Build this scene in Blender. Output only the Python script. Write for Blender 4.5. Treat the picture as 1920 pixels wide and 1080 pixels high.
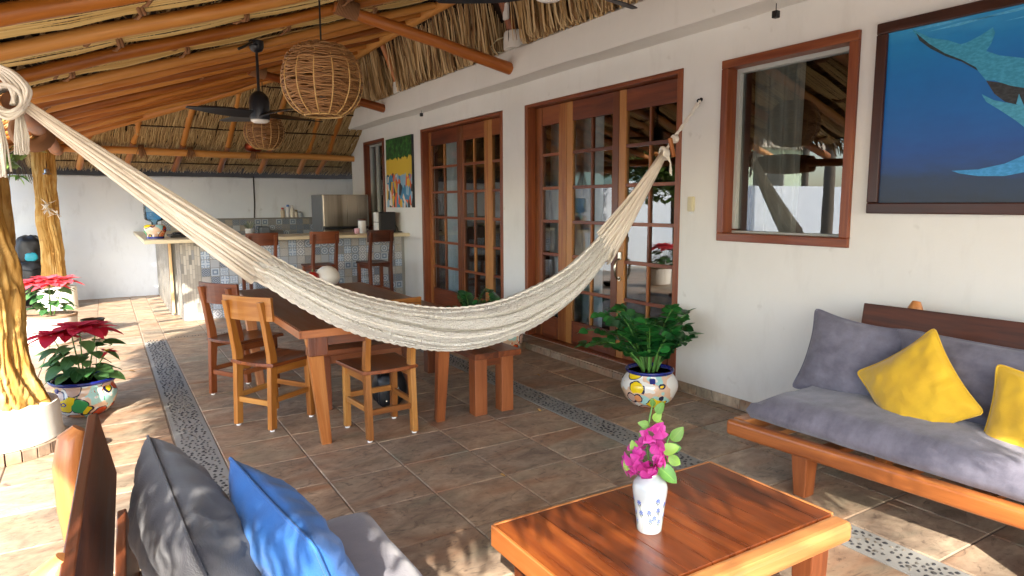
import bpy, bmesh, math, random
from mathutils import Vector, Matrix, noise as mn
random.seed(7)
PI = math.pi
S = bpy.context.scene
C = S.collection
for o in list(bpy.data.objects): bpy.data.objects.remove(o, do_unlink=True)

# ------------------------------------------------------------------ camera, sky, sun, exposure
YAW, PIT, ROL, HC = 0.548174, 0.126213, -0.004357, 1.45
fw = Vector((math.sin(YAW)*math.cos(PIT), math.cos(YAW)*math.cos(PIT), -math.sin(PIT)))
rt = Vector((math.cos(YAW), -math.sin(YAW), 0)); up = rt.cross(fw)
r2 = rt*math.cos(ROL) + up*math.sin(ROL); u2 = -rt*math.sin(ROL) + up*math.cos(ROL)
cd = bpy.data.cameras.new('camera'); cam = bpy.data.objects.new('camera', cd); C.objects.link(cam)
cam.matrix_world = Matrix(((r2.x, u2.x, -fw.x, 0), (r2.y, u2.y, -fw.y, 0), (r2.z, u2.z, -fw.z, HC), (0, 0, 0, 1)))
cd.sensor_width = 36; cd.lens = 36*1249.185/1920; cd.clip_start = 0.02; cd.clip_end = 2000
S.camera = cam
SUN_EL = math.radians(34); SUN_DIR = Vector((0.55, 0.835, -math.tan(SUN_EL))).normalized()
wd = bpy.data.worlds.new("World"); S.world = wd; wd.use_nodes = True
nt = wd.node_tree; nt.nodes.clear()
sky = nt.nodes.new('ShaderNodeTexSky'); sky.sky_type = 'NISHITA'; sky.sun_disc = False
sky.sun_elevation = SUN_EL; sky.sun_rotation = math.atan2(-SUN_DIR.x, -SUN_DIR.y)
sky.air_density = 1.0; sky.dust_density = 1.2; sky.ozone_density = 1.0
bg = nt.nodes.new('ShaderNodeBackground'); bg.inputs[1].default_value = 0.15
wo = nt.nodes.new('ShaderNodeOutputWorld')
nt.links.new(sky.outputs[0], bg.inputs[0]); nt.links.new(bg.outputs[0], wo.inputs[0])
sl = bpy.data.lights.new('sun', 'SUN'); sl.energy = 2.8; sl.angle = math.radians(0.53); sl.color = (1, .93, .82)
so = bpy.data.objects.new('sun', sl); C.objects.link(so); so.rotation_euler = SUN_DIR.to_track_quat('-Z', 'Y').to_euler()
so.location = (-20, -30, 30)
S.view_settings.view_transform = 'Standard'; S.view_settings.look = 'None'
S.view_settings.exposure = 2.52; S.view_settings.gamma = 1
S.view_settings.use_curve_mapping = False
S.render.engine = 'CYCLES'
S.cycles.use_denoising = True
S.cycles.max_bounces = 9; S.cycles.diffuse_bounces = 5; S.cycles.transparent_max_bounces = 16
S.cycles.sample_clamp_indirect = 8

# ------------------------------------------------------------------ helpers
def lin(h):
    if not isinstance(h, str): return tuple(h)
    h = h.lstrip('#'); r = []
    for i in (0, 2, 4):
        c = int(h[i:i+2], 16)/255
        r.append(c/12.92 if c <= .04045 else ((c+.055)/1.055)**2.4)
    return tuple(r)
def rgba(h): return (*lin(h), 1)
RND = random.uniform

class MB:
    """collects shapes in world metres; obj() links them as one mesh object"""
    def __init__(s): s.v = []; s.f = []; s.g = []; s.m = []
    def add(s, vs, fs, gs=None, mi=0):
        n = len(s.v); s.v += [tuple(v) for v in vs]
        s.f += [tuple(i+n for i in f) for f in fs]; s.m += [mi]*len(fs)
        s.g += [tuple(g) for g in gs] if gs else [tuple(v) for v in vs]
        return s
    def bar(s, p0, p1, w, h, up=(0, 0, 1), mi=0, w1=None, h1=None):
        p0 = Vector(p0); p1 = Vector(p1); d = p1-p0; L = d.length; d.normalize()
        upv = Vector(up)
        if abs(d.dot(upv.normalized())) > .98: upv = Vector((1, 0, 0)) if abs(d.x) < .9 else Vector((0, 1, 0))
        a = d.cross(upv).normalized(); b = a.cross(d).normalized()
        w1 = w if w1 is None else w1; h1 = h if h1 is None else h1
        o = RND(0, 50); vs = []; gs = []
        for p, ww, hh, u in ((p0, w, h, 0), (p1, w1, h1, L)):
            for sa, sb in ((-1, -1), (1, -1), (1, 1), (-1, 1)):
                vs.append(p+a*(sa*ww/2)+b*(sb*hh/2)); gs.append((u+o, sa*ww/2+o*.37, sb*hh/2+o*.71))
        s.add(vs, [(0, 3, 2, 1), (4, 5, 6, 7), (0, 1, 5, 4), (1, 2, 6, 5), (2, 3, 7, 6), (3, 0, 4, 7)], gs, mi)
        return s
    def box(s, x0, x1, y0, y1, z0, z1, axis=None, mi=0):
        d = (abs(x1-x0), abs(y1-y0), abs(z1-z0)); ax = d.index(max(d)) if axis is None else axis
        c = ((x0+x1)/2, (y0+y1)/2, (z0+z1)/2)
        if ax == 0: s.bar((x0, c[1], c[2]), (x1, c[1], c[2]), d[1], d[2], mi=mi)
        elif ax == 1: s.bar((c[0], y0, c[2]), (c[0], y1, c[2]), d[0], d[2], mi=mi)
        else: s.bar((c[0], c[1], z0), (c[0], c[1], z1), d[1], d[0], up=(1, 0, 0), mi=mi)
        return s
    def tube(s, pts, rad, n=8, caps=True, closed=False, mi=0, ph=0):
        pts = [Vector(p) for p in pts]; N = len(pts)
        rads = rad if isinstance(rad, (list, tuple)) else [rad]*N
        o = RND(0, 50); vs = []; gs = []; fs = []
        t0 = (pts[1]-pts[0]).normalized()
        a = t0.cross(Vector((0, 0, 1)))
        if a.length < .05: a = t0.cross(Vector((1, 0, 0)))
        a.normalize(); u = 0
        for i, p in enumerate(pts):
            if closed: t = pts[(i+1) % N]-pts[i-1]
            else: t = pts[min(i+1, N-1)]-pts[max(i-1, 0)]
            t.normalize(); a = (a-t*a.dot(t)).normalized(); b = t.cross(a)
            if i: u += (p-pts[i-1]).length
            for k in range(n):
                th = 2*PI*k/n+ph; c, q = math.cos(th), math.sin(th)
                vs.append(p+(a*c+b*q)*rads[i]); gs.append((u+o, c*rads[i]+o*.37, q*rads[i]+o*.71))
        for i in range(N if closed else N-1):
            j = (i+1) % N
            for k in range(n):
                k2 = (k+1) % n; fs.append((i*n+k, i*n+k2, j*n+k2, j*n+k))
        if caps and not closed:
            fs.append(tuple(range(n-1, -1, -1))); fs.append(tuple((N-1)*n+k for k in range(n)))
        s.add(vs, fs, gs, mi); return s
    def lathe(s, prof, c=(0, 0, 0), n=32, mi=0, rmod=None, cap=True):
        vs = []; fs = []
        for j, (r, z) in enumerate(prof):
            for k in range(n):
                th = 2*PI*k/n; rr = r*(rmod(th, z) if rmod else 1)
                vs.append((c[0]+rr*math.cos(th), c[1]+rr*math.sin(th), c[2]+z))
        for j in range(len(prof)-1):
            for k in range(n):
                k2 = (k+1) % n; fs.append((j*n+k, j*n+k2, (j+1)*n+k2, (j+1)*n+k))
        if cap:
            fs.append(tuple(range(n-1, -1, -1))); fs.append(tuple((len(prof)-1)*n+k for k in range(n)))
        s.add(vs, fs, None, mi); return s
    def quad(s, a, b, c, d, mi=0, g=None):
        s.add([a, b, c, d], [(0, 1, 2, 3)], g, mi); return s
    def mesh(s, name, mats, org=None):
        me = bpy.data.meshes.new(name); v = s.v
        if org is not None:
            M = org.inverted(); v = [tuple(M @ Vector(p)) for p in v]
        me.from_pydata(v, [], s.f)
        at = me.attributes.new('gc', 'FLOAT_VECTOR', 'POINT')
        at.data.foreach_set('vector', [x for g in s.g for x in g])
        for m in (mats if isinstance(mats, (list, tuple)) else [mats]): me.materials.append(m)
        if len(me.materials) > 1: me.polygons.foreach_set('material_index', s.m)
        return me
    def obj(s, name, mats, parent=None, bevel=0, smooth=False, kind=None, local=False, segs=2, label=None, loc=None):
        org = None
        if parent is not None and not local: org = wmat(parent)
        if loc is not None and parent is None: org = Matrix.Translation(loc)
        me = s.mesh(name, mats, org); o = bpy.data.objects.new(name, me); C.objects.link(o)
        if loc is not None and parent is None: o.location = loc
        if parent is not None: o.parent = parent
        fin(o, bevel, smooth, segs)
        if kind: o['kind'] = kind
        if label: o['label'] = label
        return o
def fin(o, bevel=0, smooth=False, segs=2):
    if smooth:
        o.data.polygons.foreach_set('use_smooth', [True]*len(o.data.polygons))
        if smooth == 'auto': o.data.set_sharp_from_angle(angle=math.radians(40))
    if bevel:
        b = o.modifiers.new('bevel', 'BEVEL'); b.width = bevel; b.segments = segs; b.limit_method = 'ANGLE'; b.angle_limit = math.radians(40)
        b.harden_normals = False
def wmat(o):
    m = o.matrix_basis.copy()
    while o.parent: o = o.parent; m = o.matrix_basis @ m
    return m
def tag(o, label=None, cat=None, group=None, kind=None):
    if label: o['label'] = label
    if cat: o['category'] = cat
    if group: o['group'] = group
    if kind: o['kind'] = kind
    return o
def thing(name, label, cat, loc=(0, 0, 0), rz=0, group=None):
    o = bpy.data.objects.new(name, None); C.objects.link(o); o.location = loc; o.rotation_euler = (0, 0, rz)
    o.empty_display_size = .1
    return tag(o, label, cat, group)
def inst(name, me, parent=None, loc=(0, 0, 0), rot=None, sc=1, bevel=0, M=None):
    o = bpy.data.objects.new(name, me); C.objects.link(o)
    if M is not None: o.matrix_basis = M
    else:
        o.location = loc
        if rot is not None: o.rotation_euler = rot
        if sc != 1: o.scale = (sc, sc, sc) if not isinstance(sc, tuple) else sc
    if parent is not None: o.parent = parent
    if bevel: fin(o, bevel)
    return o
def kids(o): return [c for c in bpy.data.objects if c.parent == o]
def dup(root, loc, rz, label, par=None):
    r = root.copy(); C.objects.link(r); r.location = loc; r.rotation_euler = (0, 0, rz)
    if label: r['label'] = label
    for ch in kids(root):
        c = ch.copy(); C.objects.link(c); c.parent = r
        for g in kids(ch):
            d = g.copy(); C.objects.link(d); d.parent = c
    return r
def Rmat(x=0, y=0, z=0):
    return Matrix.Rotation(z, 4, 'Z') @ Matrix.Rotation(y, 4, 'Y') @ Matrix.Rotation(x, 4, 'X')
def fbm(x, y, z=0, o=3): return mn.fractal(Vector((x, y, z)), 1.0, 2.0, o)
def interp(tab, x):
    if x <= tab[0][0]: return tab[0][1:]
    for a, b in zip(tab, tab[1:]):
        if x <= b[0]:
            t = (x-a[0])/(b[0]-a[0]); return tuple(p+(q-p)*t for p, q in zip(a[1:], b[1:]))
    return tab[-1][1:]
def spl(pts, k=5):
    pts = [Vector(p) for p in pts]; out = []
    for i in range(len(pts)-1):
        p0, p1, p2, p3 = pts[max(0, i-1)], pts[i], pts[i+1], pts[min(len(pts)-1, i+2)]
        for j in range(k):
            t = j/k; out.append(.5*((2*p1)+(p2-p0)*t+(2*p0-5*p1+4*p2-p3)*t*t+(3*p1-p0-3*p2+p3)*t**3))
    return out+[pts[-1]]
def smooth_interp(tab, x):
    n = len(tab)
    if x <= tab[0][0]: return tab[0][1:]
    if x >= tab[-1][0]: return tab[-1][1:]
    for i in range(n-1):
        if x <= tab[i+1][0]:
            a, b = tab[i], tab[i+1]; h = b[0]-a[0]; t = (x-a[0])/h
            pa = tab[i-1] if i else a; pb = tab[i+2] if i+2 < n else b; out = []
            for k in range(1, len(a)):
                ma = (b[k]-pa[k])/max(1e-6, b[0]-pa[0])*h; mb = (pb[k]-a[k])/max(1e-6, pb[0]-a[0])*h
                out.append((2*t**3-3*t*t+1)*a[k]+(t**3-2*t*t+t)*ma+(-2*t**3+3*t*t)*b[k]+(t**3-t*t)*mb)
            return tuple(out)

# ------------------------------------------------------------------ materials
class NB:
    def __init__(s, name):
        s.m = bpy.data.materials.new(name); s.m.use_nodes = True; s.t = s.m.node_tree; s.t.nodes.clear()
        s.out = s.n('ShaderNodeOutputMaterial')
    def n(s, ty, ins=None, **kw):
        nd = s.t.nodes.new(ty)
        for k, v in kw.items(): setattr(nd, k, v)
        for k, v in (ins or {}).items(): s.set(nd, k, v)
        return nd
    def set(s, nd, k, v):
        sock = nd.inputs[k]
        if isinstance(v, bpy.types.NodeSocket): s.t.links.new(v, sock)
        elif isinstance(v, bpy.types.Node): s.t.links.new(v.outputs[0], sock)
        else: sock.default_value = v
    def math(s, op, a, b=0, c=0):
        nd = s.n('ShaderNodeMath', operation=op); s.set(nd, 0, a); s.set(nd, 1, b); s.set(nd, 2, c); return nd.outputs[0]
    def ramp(s, fac, stops, interp='LINEAR'):
        nd = s.n('ShaderNodeValToRGB', {'Fac': fac}); cr = nd.color_ramp; cr.interpolation = interp
        while len(cr.elements) < len(stops): cr.elements.new(.5)
        for e, (p, c) in zip(cr.elements, stops): e.position = p; e.color = rgba(c)
        return nd.outputs[0]
    def mix(s, fac, a, b, mode='MIX'):
        nd = s.n('ShaderNodeMix', data_type='RGBA', blend_type=mode)
        s.set(nd, 0, fac); s.set(nd, 6, rgba(a) if isinstance(a, str) else a); s.set(nd, 7, rgba(b) if isinstance(b, str) else b)
        return nd.outputs[2]
    def vec(s, src, scale=(1, 1, 1), off=None):
        nd = s.n('ShaderNodeMapping', {'Vector': src}); nd.inputs['Scale'].default_value = scale
        if off is not None: s.set(nd, 'Location', off)
        return nd.outputs[0]
    def noise(s, v, scale=5, detail=4, rough=.55, dist=0):
        return s.n('ShaderNodeTexNoise', {'Vector': v, 'Scale': scale, 'Detail': detail, 'Roughness': rough, 'Distortion': dist}).outputs[0]
    def attr(s, name='gc'): return s.n('ShaderNodeAttribute', attribute_name=name).outputs['Vector']
    def obj(s): return s.n('ShaderNodeTexCoord').outputs['Object']
    def pos(s): return s.n('ShaderNodeNewGeometry').outputs['Position']
    def rand(s): return s.n('ShaderNodeObjectInfo').outputs['Random']
    def bump(s, h, strength=.3, dist=.01):
        return s.n('ShaderNodeBump', {'Height': h, 'Strength': strength, 'Distance': dist}).outputs[0]
    def pbsdf(s, col, rough=.5, bump=None, **kw):
        p = s.n('ShaderNodeBsdfPrincipled'); s.set(p, 'Base Color', rgba(col) if isinstance(col, (str, tuple)) else col); s.set(p, 'Roughness', rough)
        if bump is not None: s.set(p, 'Normal', bump)
        for k, v in kw.items(): s.set(p, k.replace('_', ' '), v)
        s.t.links.new(p.outputs[0], s.out.inputs[0]); return s.m
    def surf(s, sh): s.t.links.new(sh.outputs[0] if isinstance(sh, bpy.types.Node) else sh, s.out.inputs[0]); return s.m

def M_wood(name, dark, mid, light, rough=.35, su=1.6, sv=26, spec=.5, coat=0, var=.35):
    b = NB(name); g = b.attr(); rd = b.rand()
    off = b.n('ShaderNodeCombineXYZ', {0: b.math('MULTIPLY', rd, 37.), 1: b.math('MULTIPLY', rd, 11.), 2: b.math('MULTIPLY', rd, 23.)}).outputs[0]
    v = b.vec(g, (su, sv, sv), off)
    n1 = b.noise(v, 1, 5, .6, .6)
    n2 = b.noise(b.vec(g, (su*.5, sv*.22, sv*.22), off), 1, 3, .5, 1.2)
    f = b.math('ADD', b.math('MULTIPLY', n1, .55), b.math('MULTIPLY', n2, .5))
    f = b.math('ADD', f, b.math('MULTIPLY', b.math('SUBTRACT', rd, .5), var))
    col = b.ramp(f, [(.28, dark), (.5, mid), (.72, light)])
    fine = b.noise(b.vec(g, (su*3, sv*7, sv*7), off), 1, 3, .6)
    col = b.mix(b.math('MULTIPLY', fine, .35), col, dark)
    rg = b.math('ADD', b.math('MULTIPLY', n1, .25), rough-.1)
    return b.pbsdf(col, rg, b.bump(b.math('ADD', fine, n1), .12, .004), Specular_IOR_Level=spec, Coat_Weight=coat, Coat_Roughness=.15)
W_TABLE = M_wood('wood_tabletop', '#3f1c0c', '#793a17', '#a35a24', .28, coat=.25, var=.12)
W_DARK = M_wood('wood_dark_plank', '#32170d', '#5f301b', '#8a4e2e', .42, spec=.35)
W_HONEY = M_wood('wood_honey', '#6e3c16', '#a66828', '#c88f48', .34, coat=.15)
W_SOFA = M_wood('wood_sofa_frame', '#70381a', '#ac642e', '#cb8a50', .33, coat=.15)
W_RED = M_wood('wood_red_chair', '#4a2210', '#80421f', '#a36036', .33, coat=.15)
W_DINE = M_wood('wood_dining_top', '#2e150b', '#562a16', '#7a4224', .3, coat=.2)
W_DOOR = M_wood('wood_door', '#65300f', '#9c5a28', '#c08446', .36, coat=.1, var=.6)
W_DOORD = M_wood('wood_door_frame', '#4e2010', '#7e3b1c', '#9a562c', .36, coat=.1)
W_STOOL = M_wood('wood_stool', '#35160c', '#6a341b', '#8c4c28', .36)
W_POLE = M_wood('wood_roof_pole', '#84450f', '#c0762a', '#dc9c50', .42, su=1.2, sv=16, var=.4)
W_POLER = M_wood('wood_tie_pole', '#7a3a10', '#b06324', '#c98040', .4, su=1.2, sv=16)
W_FRAME = M_wood('wood_picture_frame', '#140806', '#331710', '#4a2316', .3)

def M_post():
    b = NB('gnarled_wood'); g = b.obj()
    v = b.vec(g, (7, 7, 2.2)); n1 = b.noise(v, 1.4, 6, .62, .9); n2 = b.noise(b.vec(g, (30, 30, 9)), 1, 5, .7); n3 = b.noise(g, 6, 3, .5)
    col = b.ramp(n1, [(.28, '#74501f'), (.42, '#b4863f'), (.58, '#cfa862'), (.75, '#dcc188')])
    knot = b.ramp(n3, [(.66, '#000000'), (.74, '#ffffff')]); col = b.mix(b.math('MULTIPLY', knot, .6), col, '#6a4018')
    col = b.mix(b.math('MULTIPLY', n2, .4), col, '#8a5c28')
    return b.pbsdf(col, .68, b.bump(b.math('ADD', n1, n2), .35, .015), Specular_IOR_Level=.3)
POST = M_post()

def M_plain(name, col, rough=.5, **kw):
    b = NB(name); n = b.noise(b.obj(), 14, 4, .6); c = rgba(col)
    m = b.mix(b.math('MULTIPLY', n, .3), c, tuple(x*.72 for x in c[:3])+(1,))
    return b.pbsdf(m, rough, **kw)
def M_wall(name, a, bb, stain, sc=1.0, stainamt=.25):
    b = NB(name); p = b.pos()
    n1 = b.noise(p, 1.3*sc, 5, .6); n2 = b.noise(p, 70, 3, .6); n3 = b.noise(b.vec(p, (2.5, 2.5, .8)), 2.2, 5, .65)
    spots = b.noise(p, 9, 2, .5)
    col = b.ramp(n1, [(.3, a), (.7, bb)])
    col = b.mix(b.math('MULTIPLY', b.ramp(n3, [(.55, '#000000'), (.78, '#ffffff')]), stainamt), col, stain)
    col = b.mix(b.math('MULTIPLY', b.ramp(spots, [(.72, '#000000'), (.8, '#ffffff')]), .25), col, stain)
    # scuffs and splashed dirt close to the floor
    z = b.n('ShaderNodeSeparateXYZ', {0: p}).outputs[2]
    low = b.math('MULTIPLY', b.math('SUBTRACT', 1, b.math('SMOOTH_MIN', b.math('DIVIDE', z, .55), 1, .2)), b.noise(b.vec(p, (6, 6, 3)), 1.5, 4, .65))
    col = b.mix(b.math('MULTIPLY', b.math('MAXIMUM', low, 0), .45), col, stain)
    return b.pbsdf(col, .85, b.bump(b.math('ADD', n2, b.math('MULTIPLY', n1, 2)), .18, .004))
WALL = M_wall('plaster_cream', '#e0ddd6', '#e7e4de', '#a79e90', 1.0, .15)
WALLF = M_wall('plaster_white', '#d6dee8', '#e0e7ee', '#8d9093', 1.0, .28)
PLINTH = M_wall('plaster_plinth', '#e6dfd2', '#efe9de', '#b5aa97')

def M_tile():
    b = NB('slate_tile'); o = b.obj(); rd = b.rand()
    off = b.n('ShaderNodeCombineXYZ', {0: b.math('MULTIPLY', rd, 91.), 1: b.math('MULTIPLY', rd, 47.), 2: b.math('MULTIPLY', rd, 13.)}).outputs[0]
    v = b.vec(o, (2.8, 3.8, 3), off)
    n1 = b.noise(v, 1.5, 6, .62, 1.0); n2 = b.noise(b.vec(o, (4.6, 7.2, 3), off), 1.6, 6, .7, 2.2)
    n3 = b.noise(b.vec(o, (1.2, 2.2, 3), off), 1.5, 3, .5, .8); n4 = b.noise(b.vec(o, (14, 26, 3), off), 1.5, 4, .65)
    base = b.ramp(n1, [(.26, '#72655c'), (.42, '#9d8f82'), (.55, '#b6a796'), (.7, '#ccbba8')])
    base = b.mix(b.ramp(n3, [(.48, '#000000'), (.72, '#ffffff')]), base, '#a27e66')
    grey = b.ramp(b.noise(b.vec(o, (1.4, 3, 3), b.math('MULTIPLY', rd, 200.)), 1.4, 3, .5, .5), [(.52, '#000000'), (.72, '#ffffff')])
    base = b.mix(b.math('MULTIPLY', grey, .8), base, '#8b8c80')
    crack = b.ramp(n2, [(.30, '#ffffff'), (.45, '#000000')])
    base = b.mix(b.math('MULTIPLY', crack, .75), base, '#382c2a')
    base = b.mix(b.math('MULTIPLY', b.ramp(n4, [(.45, '#000000'), (.7, '#ffffff')]), .25), base, '#5d4a3c')
    tint = b.ramp(rd, [(0, '#fffaf0'), (.25, '#e6dccf'), (.5, '#fff0de'), (.75, '#d9d2ca'), (1, '#ffeeda')])
    base = b.mix(1, base, tint, 'MULTIPLY')
    h = b.math('ADD', b.math('MULTIPLY', n1, 1.2), b.math('MULTIPLY', n4, .5))
    return b.pbsdf(base, b.math('ADD', .3, b.math('MULTIPLY', n4, .3)), b.bump(h, .3, .006), Specular_IOR_Level=.5)
TILE = M_tile()
GROUT = M_plain('grout', '#8b7d6e', .9)
CEMENT = M_plain('cement', '#94938d', .85)
def M_pebble():
    b = NB('river_pebble'); g = b.attr(); x = b.n('ShaderNodeSeparateXYZ', {0: g}).outputs[0]
    return b.pbsdf(b.ramp(x, [(0, '#222326'), (.5, '#38383a'), (.85, '#57544e'), (1, '#857c6e')]), .45)
PEBBLE = M_pebble()
def M_thatch(name, stops, rough=.7):
    b = NB(name); g = b.attr(); sp = b.n('ShaderNodeSeparateXYZ', {0: g})
    n = b.noise(b.vec(g, (2.5, 60, 60)), 1, 4, .6)
    f = b.math('ADD', b.math('MULTIPLY', sp.outputs[1], .7), b.math('MULTIPLY', n, .35))
    return b.pbsdf(b.ramp(f, stops), rough)
THATCH = M_thatch('palm_thatch', [(.1, '#4e3520'), (.35, '#86673f'), (.6, '#ae915f'), (.9, '#d2ba8a')])
REED = M_thatch('palm_reeds', [(.1, '#94703a'), (.35, '#c49e5c'), (.6, '#dabb78'), (.9, '#ecd6a0')], .5)
THATCHR = M_thatch('palm_thatch_house_side', [(.1, '#3c2614'), (.35, '#7a5832'), (.6, '#ab8752'), (.9, '#dcc092')])
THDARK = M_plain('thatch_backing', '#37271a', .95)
ROPE_B = M_plain('brown_lashing', '#8f6440', .8)
BATTEN = M_plain('dark_batten', '#3a2618', .8)

def M_fabric(name, a, b_, rough=.9, scale=220, bumps=.25, sheen=.3, mott=5):
    b = NB(name); o = b.obj(); n1 = b.noise(o, mott, 5, .65); n2 = b.noise(o, scale, 2, .6)
    n3 = b.noise(b.vec(o, (3, 8, 3)), 3, 4, .6)
    col = b.ramp(b.math('ADD', b.math('MULTIPLY', n1, .75), b.math('MULTIPLY', n3, .25)), [(.32, a), (.68, b_)])
    col = b.mix(b.math('MULTIPLY', n2, .3), col, a)
    return b.pbsdf(col, rough, b.bump(b.math('ADD', n2, b.math('MULTIPLY', n3, .6)), bumps, .004), Sheen_Weight=sheen, Sheen_Roughness=.5)
F_GREY = M_fabric('grey_suede', '#524f5c', '#827f8c', mott=7)
F_DARK = M_fabric('charcoal_linen', '#242328', '#37353b', scale=320, bumps=.5)
F_BLUE = M_fabric('blue_cotton', '#245a9c', '#2f6cb0', .8, sheen=.1)
F_YEL = M_fabric('yellow_velvet', '#c79a06', '#dcb112', .7, sheen=.5)
F_SEATL = M_fabric('mauve_grey_seat', '#6b6874', '#84808a')
def M_weave():
    b = NB('cotton_net'); g = b.attr()
    w = b.n('ShaderNodeTexVoronoi', {'Vector': b.vec(g, (1, 1, 1)), 'Scale': 1.0}).outputs[0]
    n = b.noise(b.vec(g, (.25, .25, .25)), 1, 3, .6)
    s2 = b.noise(b.vec(g, (.015, .35, .35)), 1, 3, .5)
    h = b.math('ADD', w, n)
    col = b.ramp(b.math('ADD', b.math('MULTIPLY', w, .5), b.math('MULTIPLY', s2, .6)), [(.2, '#efeade'), (.55, '#e7e1d5'), (.9, '#cfc8bc')])
    return b.pbsdf(col, .9, b.bump(h, .9, .012))
NET = M_weave()
STRING = M_plain('cotton_string', '#e8ddcd', .9)
STRING2 = M_plain('cotton_string_darker', '#d8cab8', .9)  # slightly darker cotton for every fourth string
COTTON = M_plain('white_cotton', '#ece5d8', .92)
RATTAN = M_thatch('rattan', [(.1, '#5a3a20'), (.4, '#8a5e34'), (.7, '#a97c4c'), (.95, '#c49a66')], .5)
RATTANL = M_plain('rattan_rib', '#cfa566', .5)
NAVY = M_plain('fan_black', '#1b1e26', .35)
BLADE = M_plain('fan_blade', '#24262b', .4)
WHITEG = M_plain('white_diffuser', '#f2efe8', .4)
BLACK = M_plain('black_plastic', '#15161a', .4)
WHITEP = M_plain('white_plastic', '#e9e9e6', .35)
CREAMP = M_plain('aged_plastic', '#d9cfa8', .45)
def M_metal(name, col, rough, brushed=False):
    b = NB(name)
    if brushed:
        n = b.noise(b.vec(b.obj(), (60, 60, .6)), 1, 4, .6); n2 = b.noise(b.vec(b.obj(), (7, 7, .3)), 1, 3, .5)
        c = b.ramp(n2, [(.3, '#7d766c'), (.6, '#b8b2a8')]); return b.pbsdf(c, b.math('ADD', rough, b.math('MULTIPLY', n, .2)), Metallic=1.0)
    return b.pbsdf(col, rough, Metallic=1.0)
STEEL = M_metal('brushed_steel', '#aaa59c', .2, True)
CHROME = M_metal('satin_nickel', '#c3bba8', .22)
TIN = M_metal('galvanised_tin', '#b9bec4', .3)
BRONZE = M_metal('dark_bronze', '#4a4036', .35)
ALU = M_plain('aluminium_frame', '#b9bab2', .4)
COPPER = M_metal('copper', '#a04a30', .4)
def M_glass(name, tint='#ffffff', ior=1.9, ext=0):
    b = NB(name); fr = b.n('ShaderNodeFresnel', {'IOR': ior}); tr = b.n('ShaderNodeBsdfTransparent', {'Color': rgba(tint)})
    gl = b.n('ShaderNodeBsdfGlossy', {'Color': (1, 1, 1, 1), 'Roughness': ext})
    mx = b.n('ShaderNodeMixShader', {0: fr.outputs[0], 1: tr.outputs[0], 2: gl.outputs[0]}); return b.surf(mx)
GLASS = M_glass('window_glass', '#dfe6e4', 2.05)
JUG = M_glass('blue_jug', '#c6e2f2', 1.3)
WATER = M_glass('water_film', '#d8d4ce', 1.22, .10)
CURT = M_fabric('white_curtain', '#d5dadc', '#eef1f2', .9, scale=150, bumps=.05, sheen=0)
CURTG = M_fabric('grey_curtain', '#a7a59d', '#c2c0b8', .9, scale=150, bumps=.05, sheen=0)
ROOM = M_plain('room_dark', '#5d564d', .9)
LAWN = M_plain('garden_paving', '#b3aca0', .9)
SOIL = M_plain('soil', '#3b2c20', .95)
def M_leaf(name, a, b_, rough=.35, trans=.25):
    b = NB(name); rd = b.rand(); g = b.attr(); n = b.noise(b.obj(), 30, 3, .5)
    sp = b.n('ShaderNodeSeparateXYZ', {0: g})
    col = b.ramp(b.math('ADD', b.math('MULTIPLY', rd, .75), b.math('MULTIPLY', n, .25)), [(.1, a), (.9, b_)])
    vein = b.math('LESS_THAN', b.math('ABSOLUTE', sp.outputs[1]), .045)
    col = b.mix(b.math('MULTIPLY', vein, .4), col, b_)
    p = b.n('ShaderNodeBsdfPrincipled', {'Base Color': col, 'Roughness': rough})
    t = b.n('ShaderNodeBsdfTranslucent', {'Color': col})
    return b.surf(b.n('ShaderNodeMixShader', {0: trans, 1: p.outputs[0], 2: t.outputs[0]}))
L_ZZ = M_leaf('zz_leaf', '#0d3a1c', '#2f7a35', .28, .12)
L_POIN = M_leaf('poinsettia_leaf', '#2a5a2c', '#6d9a5c', .5, .25)
L_RED = M_leaf('poinsettia_bract_red', '#c0102e', '#e43a58', .55, .25)
L_CORAL = M_leaf('poinsettia_bract_coral', '#d03a4c', '#ee6a74', .55, .3)
L_BOUG = M_leaf('bougainvillea_bract', '#b81a86', '#e058b4', .55, .35)
L_BOUL = M_leaf('bougainvillea_leaf', '#3f7a34', '#9ac052', .45, .3)
L_PALM = M_leaf('palm_leaf', '#2f4f22', '#6d8a3a', .5, .25)
L_STEM = M_plain('green_stem', '#5a8a3e', .5)
YELF = M_plain('yellow_floret', '#d9c22a', .6)
BARK = M_plain('bark', '#6d6255', .9)
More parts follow.
